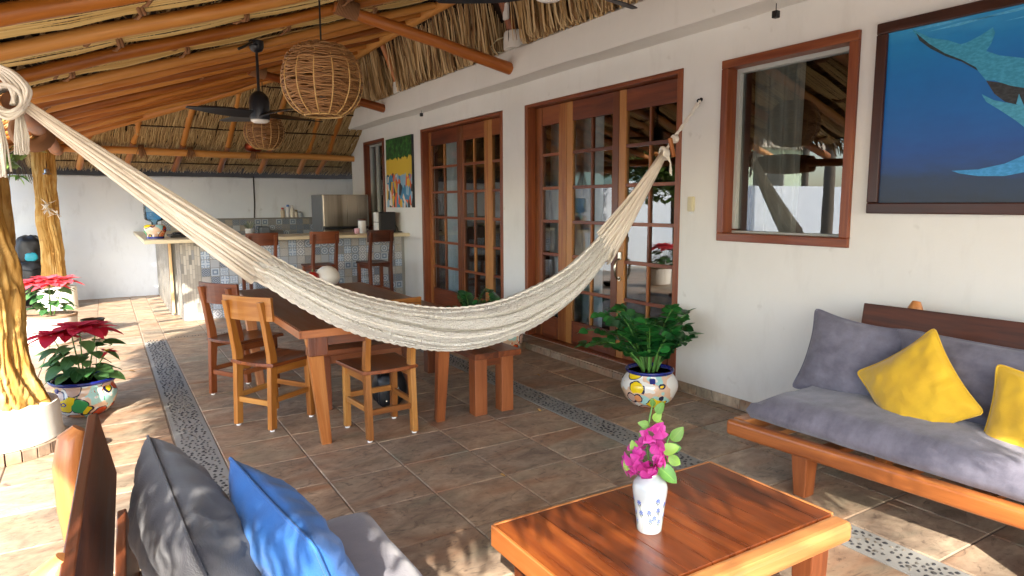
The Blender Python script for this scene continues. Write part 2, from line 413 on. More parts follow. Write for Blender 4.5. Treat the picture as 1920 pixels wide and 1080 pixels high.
def M_talavera(name, seed, rim='#1c2a7a', bright=1.0):
    b = NB(name); o = b.obj(); v = b.vec(o, (1, 1, 1.1), (seed*3.1, seed*1.7, seed*.9))
    wob = b.n('ShaderNodeTexNoise', {'Vector': v, 'Scale': 9., 'Detail': 2.}).outputs['Color']
    v2 = b.n('ShaderNodeVectorMath', {0: v, 1: b.n('ShaderNodeVectorMath', {0: wob, 3: .05}, operation='SCALE').outputs[0]}, operation='ADD').outputs[0]
    vo = b.n('ShaderNodeTexVoronoi', {'Vector': v2, 'Scale': 8.0, 'Randomness': .95}); sep = b.n('ShaderNodeSeparateColor', {0: vo.outputs['Color']}); d = vo.outputs['Distance']
    ground = b.ramp(b.noise(v, 6, 2, .5), [(.30, '#e9e6dc'), (.46, '#e2bfa0'), (.56, '#a9d6d0'), (.66, '#f0ece0')], 'CONSTANT')
    motif = b.ramp(sep.outputs[0], [(0, '#f0cf1e'), (.22, '#2f9ac8'), (.38, '#e39a66'), (.5, '#d9542a'), (.62, '#3d9a58'), (.76, '#f0cf1e'), (.88, '#cfae9c')], 'CONSTANT')
    msk = b.math('LESS_THAN', d, b.math('ADD', .33, b.math('MULTIPLY', sep.outputs[2], .26)))
    line = b.math('LESS_THAN', b.math('ABSOLUTE', b.math('SUBTRACT', d, b.math('ADD', .33, b.math('MULTIPLY', sep.outputs[2], .26)))), .028)
    col = b.mix(msk, ground, motif)
    inner = b.math('MULTIPLY', b.math('LESS_THAN', b.math('ABSOLUTE', b.math('SUBTRACT', d, .15)), .035), b.math('GREATER_THAN', sep.outputs[1], .45))
    col = b.mix(inner, col, b.ramp(sep.outputs[1], [(0, '#d9542a'), (.6, '#2c3a94'), (.8, '#2c8a4a')], 'CONSTANT'))
    st = b.noise(b.vec(o, (2.2, 2.2, 1), (seed*5, seed, 0)), 9, 3, .55, 1.2)
    col = b.mix(b.math('MULTIPLY', b.math('GREATER_THAN', st, .64), b.math('SUBTRACT', 1, msk)), col, b.ramp(b.noise(v, 7, 1, .5), [(.4, '#d95a2a'), (.5, '#3d9a68'), (.6, '#e0c62a')], 'CONSTANT'))
    col = b.mix(line, col, '#262a44')
    return b.pbsdf(col, .22, Coat_Weight=.4)
GLAZEB = M_plain('cobalt_glaze', '#1d2778', .2, Coat_Weight=.4)
GLAZEK = M_plain('dark_glaze', '#14181c', .2, Coat_Weight=.4)

# ------------------------------------------------------------------ ground and floor
m = MB(); m.quad((-400, -400, -.06), (400, -400, -.06), (400, 400, -.06), (-400, 400, -.06)); tag(m.obj('ground', LAWN), kind='structure')
TS = .4196
floor = tag(MB().box(-2.24, 3.745, -2.0, 12.18, -.055, -.006).obj('floor', GROUT), kind='structure')
def tile_mesh(w, d, g=.0035, t=.012):
    mb = MB(); a, c = w/2-g, d/2-g; e = .004
    vs = [(-a, -c, -t), (a, -c, -t), (a, c, -t), (-a, c, -t), (-a, -c, -e), (a, -c, -e), (a, c, -e), (-a, c, -e),
          (-a+e, -c+e, 0), (a-e, -c+e, 0), (a-e, c-e, 0), (-a+e, c-e, 0)]
    fs = [(8, 9, 10, 11)]+[(i, (i+1) % 4, (i+1) % 4+4, i+4) for i in range(4)]+[(i+4, (i+1) % 4+4, (i+1) % 4+8, i+8) for i in range(4)]
    mb.add(vs, fs); return mb
XE = [(.28-TS*(k+1), .28-TS*k) for k in range(6)]+[(.4998+TS*k, .4998+TS*(k+1)) for k in range(5)]+[(2.807, 3.227), (3.227, 3.646), (3.646, 3.742)]
YE = [(3.787+TS*k, 3.787+TS*(k+1)) for k in range(-13, 20)]
tl = []
STRIP_END = 3.787+TS*10 + .09
for xa, xb in XE:
    for k, (ya, yb) in enumerate(YE):
        if yb > 12.19: yb = 12.18
        tl.append((xa, xb, ya, yb))
for ya, yb in YE:
    yb = min(yb, 12.18)
    if ya > 7.9:
        tl.append((.285, .4998, ya, yb)); tl.append((2.6, 2.807, ya, yb))
def inview(p):
    d = Vector(p)-Vector((0, 0, HC)); z = d.dot(fw)
    if z < .2: return False
    return abs(d.dot(r2)/z) < .80 and -.47 < d.dot(u2)/z < .5
tl.sort(key=lambda t: (Vector(((t[0]+t[1])/2, (t[2]+t[3])/2, 0))-Vector((0, 0, HC))).length)
tm = {}; far = MB(); cnt = 0
for xa, xb, ya, yb in tl:
    c = ((xa+xb)/2, (ya+yb)/2, 0); key = (round(xb-xa, 3), round(yb-ya, 3))
    vis = any(inview((x, y, 0)) for x in (xa, xb) for y in (ya, yb))
    if key not in tm: tm[key] = tile_mesh(*key)
    if vis and cnt < 290:
        t = tm[key]
        if isinstance(t, MB): t = (t, t.mesh('tile', TILE)); tm[key] = t
        o = inst('tile', t[1], floor, c, (RND(-.0022, .0022), RND(-.0022, .0022), 0)); cnt += 1
    else:
        t = tm[key]; t = t[0] if isinstance(t, tuple) else t
        far.add([(v[0]+c[0], v[1]+c[1], v[2]) for v in t.v], t.f)
far.obj('tile_field', TILE, floor, kind='stuff')
def pebble_strip(x0, x1, y0, y1, n, label, name='pebble_strip'):
    s = tag(MB().box(x0+.003, x1-.003, y0, y1, -.03, -.001).obj(name, CEMENT), label, kind='structure')
    mb = MB(); ed = .028 if (x1-x0) > .1 else .004
    a0, a1, b0, b1 = x0+ed, x1-ed, y0+.01, y1-.01
    grid = {}; cell = .03
    for _ in range(n*4):
        x, y = RND(a0, a1), RND(b0, b1); i, j = int(x/cell), int(y/cell)
        if any((x-p[0])**2+(y-p[1])**2 < (.0255)**2 for di in (-1, 0, 1) for dj in (-1, 0, 1) for p in grid.get((i+di, j+dj), ())): continue
        grid.setdefault((i, j), []).append((x, y))
        r = RND(.0085, .0135); e = RND(.55, 1); th = RND(0, PI); col = random.random()
        vs = [(x, y, .0065)]; K = 6
        for k in range(K):
            q = 2*PI*k/K; px, py = r*math.cos(q), r*e*math.sin(q)
            vs.append((x+px*math.cos(th)-py*math.sin(th), y+px*math.sin(th)+py*math.cos(th), -.0005))
        mb.add(vs, [(0, 1+k, 1+(k+1) % K) for k in range(K)], [(col, 0, 0)]*7)
        if len(mb.f) > n*6: break
    mb.obj('pebbles', PEBBLE, s, kind='stuff')
    return s
pebble_strip(.285, .498, -1.6, 8.07, 2600, 'strip of dark pebbles set in cement along the open side of the floor')
pebble_strip(2.603, 2.805, -1.6, 8.07, 2600, 'strip of dark pebbles set in cement along the house wall')
pebble_strip(.52, 2.6, 8.076, 8.108, 110, 'thin single row of dark pebbles crossing the floor behind the table')

# ------------------------------------------------------------------ house
WX = 3.745
house = thing('house', 'cream plastered house wall with wooden french doors and a projecting concrete beam', 'house', (WX, 6, 0))
wl = MB(); T = .2
OPEN = [(2.316, 3.304, 1.18, 2.42), (3.68, 5.867, .07, 2.44), (6.31, 8.49, .07, 2.445), (9.86, 10.76, 1.03, 2.45)]
y = -4.0
for (ya, yb, za, zb) in OPEN:
    wl.box(WX, WX+T, y, ya, -.05, 3.1)
    if za > .01: wl.box(WX, WX+T, ya, yb, -.05, za)
    wl.box(WX, WX+T, ya, yb, zb, 3.1); y = yb
wl.box(WX, WX+T, y, 11.44, -.05, 3.1)
wl.obj('wall', WALL, house)
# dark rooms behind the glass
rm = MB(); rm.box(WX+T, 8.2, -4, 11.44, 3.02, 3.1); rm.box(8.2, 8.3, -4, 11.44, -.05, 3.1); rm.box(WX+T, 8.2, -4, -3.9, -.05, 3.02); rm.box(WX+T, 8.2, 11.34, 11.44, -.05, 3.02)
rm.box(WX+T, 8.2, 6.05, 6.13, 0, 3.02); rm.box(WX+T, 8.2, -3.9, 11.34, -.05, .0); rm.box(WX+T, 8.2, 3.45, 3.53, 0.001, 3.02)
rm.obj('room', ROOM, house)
# beam with a slightly uneven hand-plastered edge
bm_ = MB(); N = 90; ys = [-4+16.1*i/N for i in range(N+1)]; vs = []; fs = []
for yy in ys:
    w1 = .012*fbm(yy*.8, 1.3); w2 = .010*fbm(yy*.9, 7.3); w3 = .012*fbm(yy*.7, 3.1)
    vs += [(WX-.002, yy, 2.66+w2), (3.50+w3+.012, yy, 2.66+w2), (3.50+w3, yy, 2.675+w2), (3.50+w3, yy, 2.925+w1), (3.53+w3, yy, 2.955+w1), (WX-.002, yy, 2.96+w1)]
for i in range(N):
    for k in range(6): a = i*6+k; b2 = i*6+(k+1) % 6; fs.append((a, b2, b2+6, a+6))
fs += [tuple(range(6)), tuple(range((N+1)*6-1, (N+1)*6-7, -1))]
bm_.add(vs, fs); bm_.obj('beam', WALL, house, smooth='auto')
# step and skirting pieces
st = MB().box(3.548, WX-.002, 3.74, 8.55, 0.001, .058).obj('door_step', GROUT, house)
stm = {}
yy = 3.745
while yy < 8.5:
    w = min(.45, 8.55-yy)-.006
    mb = MB().box(3.536, WX-.004, yy, yy+w, .0585, .071); mb.obj('tile', TILE, st, bevel=.003)
    mb = MB().box(3.534, 3.5475, yy, yy+w, .002, .056); mb.obj('tile', TILE, st, bevel=.002)
    yy += .45
yy = -1.0
while yy < 3.7:
    mb = MB().box(WX-.0125, WX-.001, yy, yy+.40, .002, .078)
    mb.obj('skirting_tile', TILE, house, bevel=.003); yy += .405
yy = 8.56
while yy < 8.95:
    MB().box(WX-.0125, WX-.001, yy, yy+.38, .002, .078).obj('skirting_tile', TILE, house, bevel=.003); yy += .39

PX = 3.83   # plane of the door leaves
ROWS = [.31, .61, .94, 1.27, 1.60, 1.93, 2.22]
def leaf(parent, y0, y1, cols, sw=.085, handle=None, name='door_leaf', z0=.085, z1=2.40):
    """a glazed leaf: stiles, rails, muntins, panes"""
    th = .042; a = MB().box(PX, PX+th, y0, y0+sw, z0, z1).obj(name, W_DOOR, parent, bevel=.004)
    def sub(n, mb, mat, bev=.003): return mb.obj(n, mat, a, bevel=bev)
    sub('stile', MB().box(PX, PX+th, y1-sw, y1, z0, z1), W_DOOR)
    ya, yb = y0+sw+.0005, y1-sw-.0005
    sub('rail', MB().box(PX+.003, PX+th-.003, ya, yb, 2.22, z1-.002), W_DOORD)
    sub('rail', MB().box(PX+.003, PX+th-.003, ya, yb, z0+.002, .31), W_DOORD)
    sub('panel', MB().box(PX-.004, PX+.002, ya+.03, yb-.03, z0+.03, .285), W_DOORD)
    bw = .022
    for z in ROWS[1:-1]: sub('muntin', MB().box(PX+.006, PX+th-.006, ya, yb, z-bw/2-.004, z+bw/2+.004), W_DOORD)
    cw = (yb-ya)/cols
    for i in range(1, cols):
        for za, zb in zip(ROWS, ROWS[1:]):
            z_a = za + (bw/2+.0045 if za != ROWS[0] else .0005); z_b = zb-(bw/2+.0045 if zb != ROWS[-1] else .0005)
            sub('muntin', MB().box(PX+.004, PX+th-.004, ya+i*cw-bw/2, ya+i*cw+bw/2, z_a, z_b), W_DOOR, .002)
    for i in range(cols):
        for za, zb in zip(ROWS, ROWS[1:]):
            g = MB(); tz = RND(-.0015, .0015); ty = RND(-.0015, .0015); q = PX+.022
            p, r_ = ya+i*cw+(.006 if i else -.004), ya+(i+1)*cw-(.006 if i < cols-1 else -.004)
            g.quad((q-tz-ty, p, za+.004), (q+tz-ty, p, zb-.004), (q+tz+ty, r_, zb-.004), (q-tz+ty, r_, za+.004)); g.obj('pane', GLASS, a)
    return a
def door_unit(y0, y1, parts):
    fr = MB(); fw_ = .058
    fr.box(3.738, PX+.07, y0+.0015, y0+fw_, .072, 2.438); fr.box(3.738, PX+.07, y1-fw_, y1-.0015, .072, 2.438)
    fr.box(3.738, PX+.07, y0+fw_, y1-fw_, 2.405, 2.437, axis=1)
    fr.box(3.755, PX+.07, y0+fw_, y1-fw_, .0715, .083, axis=1)
    f = fr.obj('door_frame', W_DOORD, house, bevel=.005)
    for p in parts: leaf(house, *p)
    return f
door_unit(3.68, 5.867, [(3.742, 4.497, 2), (4.503, 5.255, 2), (5.262, 5.806, 1, .13)])
door_unit(6.31, 8.49, [(6.37, 6.79, 1, .09), (6.796, 7.496, 2), (7.502, 8.43, 2)])
# lock set on the near door
hs = thing('house_lock', 'x', 'x'); bpy.data.objects.remove(hs)
h = MB(); hx = PX-.001; hy = 4.455
h.box(hx-.014, hx, hy-.024, hy+.024, .955, 1.03); hd = h.obj('door_handle', CHROME, house, bevel=.01, segs=3)
MB().tube([(hx-.012, hy, .965), (hx-.05, hy, .95), (hx-.062, hy, .90), (hx-.055, hy, .83), (hx-.035, hy, .795), (hx-.012, hy, .79)], [.009, .011, .012, .012, .010, .009], 10).obj('grip', CHROME, hd, smooth=True)
q = MB(); q.lathe([(.0, 0), (.018, 0), (.02, .004), (.02, .01)], (0, 0, 0), 16)
MB().tube([(hx, hy, .79), (hx-.014, hy, .79)], .02, 14).obj('escutcheon', CHROME, hd, smooth='auto')
dk = MB().tube([(hx, hy, 1.135), (hx-.022, hy, 1.135)], .031, 20).obj('deadbolt', CHROME, house, smooth='auto')
MB().tube([(hx-.0225, hy, 1.135), (hx-.03, hy, 1.135)], .016, 14).obj('keyhole', BRONZE, dk, smooth='auto')
# window near the sofa
def window(y0, y1, z0, z1, fwid=.058, px=3.85, mul=None):
    w = MB(); xa = 3.722
    w.box(xa, px+.03, y0+.001, y0+fwid, z0+fwid, z1-fwid); w.box(xa, px+.03, y1-fwid, y1-.001, z0+fwid, z1-fwid)
    w.box(xa, px+.03, y0+.001, y1-.001, z0+.001, z0+fwid-.0005); w.box(xa, px+.03, y0+.001, y1-.001, z1-fwid+.0005, z1-.001)
    o = w.obj('window', W_DOORD, house, bevel=.005)
    a0, a1, b0, b1 = y0+fwid+.0005, y1-fwid-.0005, z0+fwid+.0005, z1-fwid-.0005; s = .028
    f = MB(); f.box(px-.035, px+.02, a0, a0+s, b0+s, b1-s); f.box(px-.035, px+.02, a1-s, a1, b0+s, b1-s); f.box(px-.035, px+.02, a0, a1, b0, b0+s*.5); f.box(px-.035, px+.02, a0, a1, b1-s, b1)
    if mul: f.box(px-.03, px+.02, mul-.02, mul+.02, b0+s, b1-s)
    f.obj('sash', ALU, o, bevel=.002)
    MB().quad((px, a0+.01, b0+.005), (px, a0+.01, b1-.01), (px, a1-.01, b1-.01), (px, a1-.01, b0+.005)).obj('pane', GLASS, o)
    return o
window(*OPEN[0]); window(*OPEN[3], fwid=.05, mul=10.42)
def curtain(x, y0, y1, z0, z1, mat, label, amp=.02, fr=42):
    mb = MB(); n = max(12, int((y1-y0)*90)); vs = []; fs = []
    for j in range(9):
        for i in range(n+1):
            yy = y0+(y1-y0)*i/n; t = j/8
            vs.append((x+amp*(.5+.6*t)*math.sin(fr*yy+1.5*math.sin(7*yy)+.5*t), yy+.01*t*math.sin(9*yy), z1+(z0-z1)*t))
    for j in range(8):
        for i in range(n): a = j*(n+1)+i; fs.append((a, a+1, a+n+2, a+n+1))
    mb.add(vs, fs); return tag(mb.obj('curtain', mat, smooth=True), label, 'curtain')
curtain(4.02, 4.93, 5.78, .12, 2.38, CURT, 'white curtain behind the side panes of the near french door')
curtain(4.02, 7.86, 8.36, .12, 2.38, CURT, 'white curtain at the far edge of the far french door')
curtain(4.03, 2.86, 3.27, 1.15, 2.44, CURTG, 'grey pleated curtain behind the window over the sofa', .035, 60)
curtain(4.03, 10.0, 10.42, 1.0, 2.44, CURT, 'pale curtain behind the narrow kitchen window', .02, 50)

# ------------------------------------------------------------------ boundary wall (behind the kitchen and on into the garden)
bw = thing('boundary_wall', 'long white plastered boundary wall with a dark downpipe behind the kitchen', 'wall', (2, 12.3, 0))
mb = MB(); N = 120; vs = []; fs = []
for i in range(N+1):
    x = -16+22*i/N; zt = 1.905+.012*fbm(x*1.1, 2.2)
    vs += [(x, 12.18, -.1), (x, 12.38, -.1), (x, 12.38, zt), (x, 12.195, zt), (x, 12.18, zt-.02)]
for i in range(N):
    for k in range(5): a = i*5+k; b2 = i*5+(k+1) % 5; fs.append((a, a+5, b2+5, b2))
mb.add(vs, fs); mb.obj('wall', WALLF, bw)
MB().tube([(2.252, 12.172, 1.93), (2.25, 12.17, 1.5), (2.232, 12.17, 1.2), (2.229, 12.17, .95)], .011, 8).obj('downpipe', BLACK, bw, smooth=True)
mb = MB().box(-16, -15.8, -20, 12.18, -.1, 1.95); tag(mb.obj('garden_wall', WALLF), 'white garden wall closing the garden on its far side', 'wall')

# ------------------------------------------------------------------ palapa roof
roof = thing('palapa_roof', 'palm thatched palapa roof on varnished pole rafters over the patio', 'roof', (1.2, 6, 2.3))
SL = .335
def zl(x): return 2.3+SL*(x+.45)
XR, ZR = 3.25, zl(3.25)
def yen(x): return -.2-.28*x-.17*max(0, min(1, (-.3-x)/.5))
def znear(x, y): return 2.0+.67*(y-yen(x))
def zfar(y): return 2.3+.68*(11.3-y) if y < 11.3 else 2.3-.34*(y-11.3)
def yn_l(x): return .474+.22*x                       # near hip line on the left slope
def yf_l(x): return 11.3-.493*(x+.5) if x > -.5 else 11.3-1.06*(x+.5)
def zr(x): return ZR-(x-XR)*1.28
def pole(p0, p1, r0, r1, n=10, wob=.03, N=11, mat=W_POLE, name='rafter', par=roof, knots=True):
    p0 = Vector(p0); p1 = Vector(p1); sd = RND(0, 99); pts = []; rr = []
    for i in range(N):
        t = i/(N-1); p = p0.lerp(p1, t); e = 1 if 0 < i < N-1 else .2
        p += Vector((wob*e*fbm(t*3, sd), wob*e*fbm(t*3, sd+9), wob*e*fbm(t*3, sd+19)))
        pts.append(p); rr.append((r0+(r1-r0)*t)*(1+.10*fbm(t*7, sd+40)))
    mb = MB(); mb.tube(pts, rr, n); return mb.obj(name, mat, par, smooth='auto')
rys = [1.35, 1.9, 2.6, 3.3, 4.2, 5.05, 5.92, 6.8, 7.65, 8.5, 9.35, 10.15, 10.75]
for y0 in rys:
    xt = XR-.05
    if y0 > 9.5: xt = -.5+(11.3-y0)/.493-.05
    jy = RND(-.06, .06); r = RND(.043, .055)
    pole((-1.2, y0+jy, zl(-1.2)+r), (xt, y0-jy*.5, zl(xt)+r), r*1.05, r*.9)
for y0 in (7.25, 8.08, 8.92, 9.75, 10.45):
    xt = XR-.05 if y0 < 9.5 else -.5+(11.3-y0)/.493-.05
    pole((-1.15, y0+RND(-.08, .08), zl(-1.15)+.045), (xt, y0+RND(-.08, .08), zl(xt)+.045), .042, .034, wob=.045, N=12)
pole((XR, 1.2, ZR+.02), (XR, 9.6, ZR+.02), .06, .06, name='ridge_pole', N=12)
pole((-.52, 11.32, zl(-.5)+.04), (XR, 9.5, ZR), .06, .055, name='hip_rafter')
pole((-1.3, .19, 2.03), (XR, 1.19, ZR), .06, .055, name='hip_rafter')
pole((-.285, 3.52, 1.88), (-.47, 11.45, 2.22), .044, .075, N=12, name='wall_plate', wob=.02)
pole((-.62, 11.3, 2.245), (3.8, 11.32, 2.215), .055, .05, name='wall_plate', N=10)
# far hip rafters, fanning towards the ridge end
for (xb, xt, yt) in ((-.25, .09, 10.75), (.37, .62, 10.35), (1.04, 1.25, 10.0), (1.72, 1.78, 9.75), (2.36, 2.42, 9.6), (3.02, 2.95, 9.6), (3.35, 3.3, 10.0)):
    r = .047
    pole((xb, 12.16, zfar(12.16)+.01), (xb+(xt-xb)*.35, 11.3, zfar(11.3)+.065), r, r, N=4)
    pole((xb+(xt-xb)*.35, 11.32, zfar(11.3)+.06), (xt, yt, zfar(yt)+.045), r, r*.95, N=6)
# ties from the house beam to the rafters
for a, b_ in (((3.505, 5.75, 2.755), (1.80, 5.83, 3.12)), ((3.505, 9.2, 2.79), (1.62, 8.72, 3.06)), ((3.505, 11.7, 2.825), (1.9, 10.75, 3.0)), ((3.505, 2.55, 2.755), (1.80, 2.5, 3.12))):
    pole(a, b_, .058, .05, mat=W_POLER, name='tie_pole', N=8, wob=.012)
    d = (Vector(b_)-Vector(a)).normalized(); mbt = MB()
    for k in range(16):
        c = Vector(b_)-d*(.02+.012*k); a1 = d.cross(Vector((0, 0, 1))).normalized(); a2 = a1.cross(d)
        mbt.tube([c+(a1*math.cos(t*PI/6)*.064+a2*math.sin(t*PI/6)*.075+a2*.015) for t in range(12)], .006, 5, closed=True)
    mbt.obj('rope_lashing', ROPE_B, roof, smooth=True)
# short poles and plaster stubs on the house side
for yy, w in ((8.76, .10), (5.75, .135)):
    pole((3.56, yy, 3.02), (3.30, yy-.05, 3.62), .045, .045, mat=W_POLER, N=4, name='strut')
    mb = MB(); mb.lathe([(w, 0), (w*1.02, .08), (w*.98, .15), (w*.9, .165)], (3.585, yy, 2.945), 20); mb.obj('stub_column', WALL, roof, smooth='auto')
mb = MB().box(3.40, 3.43, 5.64, 5.72, 3.19, 3.34); mb.obj('junction_box', WHITEP, roof, bevel=.008)
MB().tube([(3.55, 5.92, 3.10), (3.50, 6.0, 3.08), (3.47, 6.08, 3.02), (3.50, 6.06, 2.97), (3.56, 5.98, 2.96)], .006, 6).obj('cable', CREAMP, roof, smooth=True)
MB().tube([(3.47, 5.72, 3.13), (3.455, 5.70, 3.06), (3.46, 5.71, 2.98)], .004, 6).obj('cable', BLACK, roof, smooth=True)
# thatch backing: closed sheets above the rafters, thick at the eaves
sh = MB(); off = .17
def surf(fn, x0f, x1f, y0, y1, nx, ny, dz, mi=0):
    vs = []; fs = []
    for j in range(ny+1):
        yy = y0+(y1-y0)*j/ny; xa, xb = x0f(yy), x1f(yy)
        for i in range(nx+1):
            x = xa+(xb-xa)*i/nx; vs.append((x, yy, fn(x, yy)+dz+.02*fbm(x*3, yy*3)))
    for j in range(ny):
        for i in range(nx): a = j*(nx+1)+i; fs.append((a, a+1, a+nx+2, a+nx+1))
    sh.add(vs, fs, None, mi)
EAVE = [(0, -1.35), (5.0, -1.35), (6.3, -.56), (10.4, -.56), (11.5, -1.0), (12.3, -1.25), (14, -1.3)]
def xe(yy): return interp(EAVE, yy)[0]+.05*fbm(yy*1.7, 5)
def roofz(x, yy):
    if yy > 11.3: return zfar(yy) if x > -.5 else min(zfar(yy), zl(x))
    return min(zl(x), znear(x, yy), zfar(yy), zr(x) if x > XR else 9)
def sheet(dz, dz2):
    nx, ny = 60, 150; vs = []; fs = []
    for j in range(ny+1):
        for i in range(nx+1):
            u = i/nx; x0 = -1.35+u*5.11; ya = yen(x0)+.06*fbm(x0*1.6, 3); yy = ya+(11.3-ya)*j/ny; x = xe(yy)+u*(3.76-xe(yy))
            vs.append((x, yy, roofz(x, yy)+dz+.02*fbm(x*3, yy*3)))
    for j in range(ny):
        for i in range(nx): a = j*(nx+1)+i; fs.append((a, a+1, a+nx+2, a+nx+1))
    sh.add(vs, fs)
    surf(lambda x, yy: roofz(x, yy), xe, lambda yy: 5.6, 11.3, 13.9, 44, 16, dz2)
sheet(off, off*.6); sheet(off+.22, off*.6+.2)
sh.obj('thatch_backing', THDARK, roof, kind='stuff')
# strands
def strand(mb, pts, w, col, side=None, lift=None):
    """ridged ribbon: three points wide, gives each frond a folded look"""
    pts = [Vector(p) for p in pts]; vs = []; gs = []; fs = []; u = RND(0, 30); c2 = RND(0, 9)
    for i, p in enumerate(pts):
        t = (pts[min(i+1, len(pts)-1)]-pts[max(i-1, 0)]).normalized()
        sd = t.cross(Vector((0, 0, 1)) if side is None else side).normalized()
        nrm = sd.cross(t); ww = w*(1 if 0 < i < len(pts)-1 else .55)
        vs += [p-sd*ww/2, p+nrm*ww*.35, p+sd*ww/2]
        gs += [(u+i*.3, col, c2), (u+i*.3, col+.1, c2+.01), (u+i*.3, col, c2+.02)]
    for i in range(len(pts)-1):
        a = i*3; fs += [(a, a+1, a+4, a+3), (a+1, a+2, a+5, a+4)]
    mb.add(vs, fs, gs)
# left slope: reed bundles lying along the slope, one bundle or two in every bay, tied every 0.8 m
reeds = MB(); knots = []
allr = rys+[11.25]
for ya, yb in zip(allr, allr[1:]):
    for bi in range(2):
        yc = ya+(yb-ya)*(.30+.40*bi); sd = RND(0, 99)
        for k in range(19):
            dy = (k-9)*.0165+RND(-.006, .006); dz = -.045*math.sqrt(max(0, 1-(dy/.165)**2))+RND(-.012, .012)
            pts = []; x0 = xe(yc)+.05; x1 = XR-.05
            if yc > 9.5: x1 = -.5+(11.25-yc)/.493
            n = 16; s2 = RND(0, 99)
            for i in range(n):
                x = x0+(x1-x0)*i/(n-1); tie = abs(math.sin((x+sd)*PI/.85)); sq = .62+.38*tie
                pts.append((x, yc+dy*sq+.045*fbm(x*.9, sd)+.008*fbm(x*2.5, s2), zl(x)+.125+dz*sq+.012*fbm(x*1.4, s2+5)))
            strand(reeds, pts, RND(.012, .02), RND(.15, .75), side=Vector((0, 0, -1)))
        for x in range(-1, 8):
            xx = -sd % .85+x*.85-.85
            if x0+.1 < xx < x1-.1: knots.append((xx, yc+.045*fbm(xx*.9, sd), zl(xx)+.115))
reeds.obj('reed_bundle', REED, roof, kind='stuff')
km = MB()
km.tube([(0.0, .085*math.cos(t*PI/7), .05*math.sin(t*PI/7)) for t in range(14)], .013, 6, closed=True)
km.tube([(.02, .082*math.cos(t*PI/7), .052*math.sin(t*PI/7)) for t in range(14)], .012, 6, closed=True)
km.tube([(.0, .05, -.045), (-.03, .085, -.06), (-.05, .12, -.05)], [.012, .01, .006], 6)
kmesh = km.mesh('lashing', ROPE_B); kmesh.polygons.foreach_set('use_smooth', [True]*len(kmesh.polygons))
for p in knots[:230]: inst('lashing', kmesh, roof, Vector(p)-Vector(roof.location), (RND(-.2, .2), -.32, RND(-.2, .2)))
# cross fronds above the bundles, glimpsed in the gaps
cr = MB()
for _ in range(5200):
    yy = RND(.3, 11.2); x = RND(xe(yy), XR)
    if yy > yf_l(x) or yy < yn_l(x): continue
    L = RND(.25, .6); a = RND(-.25, .25); z = zl(x)+.152+RND(-.012, .012)
    strand(cr, [(x+a*L*(t-.5), yy+L*(t-.5), z+SL*a*L*(t-.5)) for t in (0, .5, 1)], RND(.012, .028), RND(.1, .8), side=Vector((0, 0, -1)))
cr.obj('thatch', THATCH, roof, kind='stuff')
# far hip: courses of fronds hanging down the slope, battens across
fh = MB()
for _ in range(7800):
    x = RND(-.9, 3.74); yy = RND(9.4, 12.35)
    L = RND(.28, .5)
    if yy < 11.3 and x < -.5+(11.3-yy)/.493-.15: continue
    if x > XR and yy < 9.5+1.8*(x-XR): continue
    c = .25+.5*random.random()*(1 if random.random() < .8 else .3); sk = .10+RND(-.07, .07)
    pts = []
    for t in (0, .4, 1):
        y3 = yy-L*.7*(1-t); pts.append((x+sk*L*(1-t), y3, zfar(y3)+.062-(.028*t)+RND(-.006, .006)))
    strand(fh, pts, RND(.012, .026), c, side=Vector((0, -.5, -1)))
for _ in range(1500):
    x = RND(-.9, 5.3) if _ > 450 else RND(3.6, 5.3); yy = RND(11.3, 12.4) if _ < 450 else RND(12.05, 12.4); strand(fh, [(x, yy-.3, zfar(yy-.3)+.09), (x, yy, zfar(yy)+.05)], .02, RND(.1, .6), side=Vector((0, -.5, -1)))
fh.obj('thatch', THATCH, roof, kind='stuff')
for yy in (9.75, 10.15, 10.55, 10.95, 11.55, 11.95):
    x0 = -.5+(11.3-yy)/.493+.1 if yy < 11.3 else -.8
    pts = [(x0+(3.72-x0)*i/14, yy+.03*fbm(i*.6, yy), zfar(yy)+.028+.01*fbm(i*.5, yy+3)) for i in range(15)]
    MB().tube(pts, .011, 6).obj('batten', BATTEN, roof, smooth=True)
# lashings hanging at the plate
for xx in (-.0, .55, 1.2, 2.1):
    mb = MB()
    for k in range(10):
        a = RND(-.05, .05); mb.tube([(xx+a*.5, 11.25, 2.30), (xx+a, 11.22, 2.24), (xx+a*1.6+RND(-.02, .02), 11.22, 2.13+RND(-.02, .03))], .005, 4)
    for k in range(5): mb.tube([(xx-.03+.015*k, 11.31+.075*math.cos(t*PI/6), 2.245+.075*math.sin(t*PI/6)) for t in range(12)], .007, 5, closed=True)
    mb.obj('rope_lashing', ROPE_B, roof, smooth=True)
# house side: long fronds hanging steeply from the ridge to the beam
rs = MB()
for _ in range(4600):
    yy = RND(1.3, 10.6); k0 = random.random()**.8; x0 = XR+.03+.40*k0; z0 = zr(x0)+.09+RND(0, .05)
    L = RND(.4, .8) if k0 < .6 else RND(.3, .55); sk = RND(-.13, .13)+.06*math.sin(yy*2.1)+.05*math.sin(yy*5.3); bx = RND(.05, .16); pts = []
    for t in (0, .35, .7, 1):
        pts.append((min(x0+bx*t+.02*fbm(t*3, yy*3), 3.74), yy+sk*t*L+.015*fbm(t*2.5, yy*5), max(z0-L*t, 2.93)))
    if min(abs(pts[k_][1]-5.75) for k_ in (2, 3)) < .25 or min(abs(pts[k_][1]-8.76) for k_ in (2, 3)) < .16: continue
    strand(rs, pts, RND(.012, .032), RND(.05, .95) if random.random() < .75 else RND(.75, 1.0), side=Vector((-1, 0, -.25)))
rs.obj('thatch', THATCHR, roof, kind='stuff')
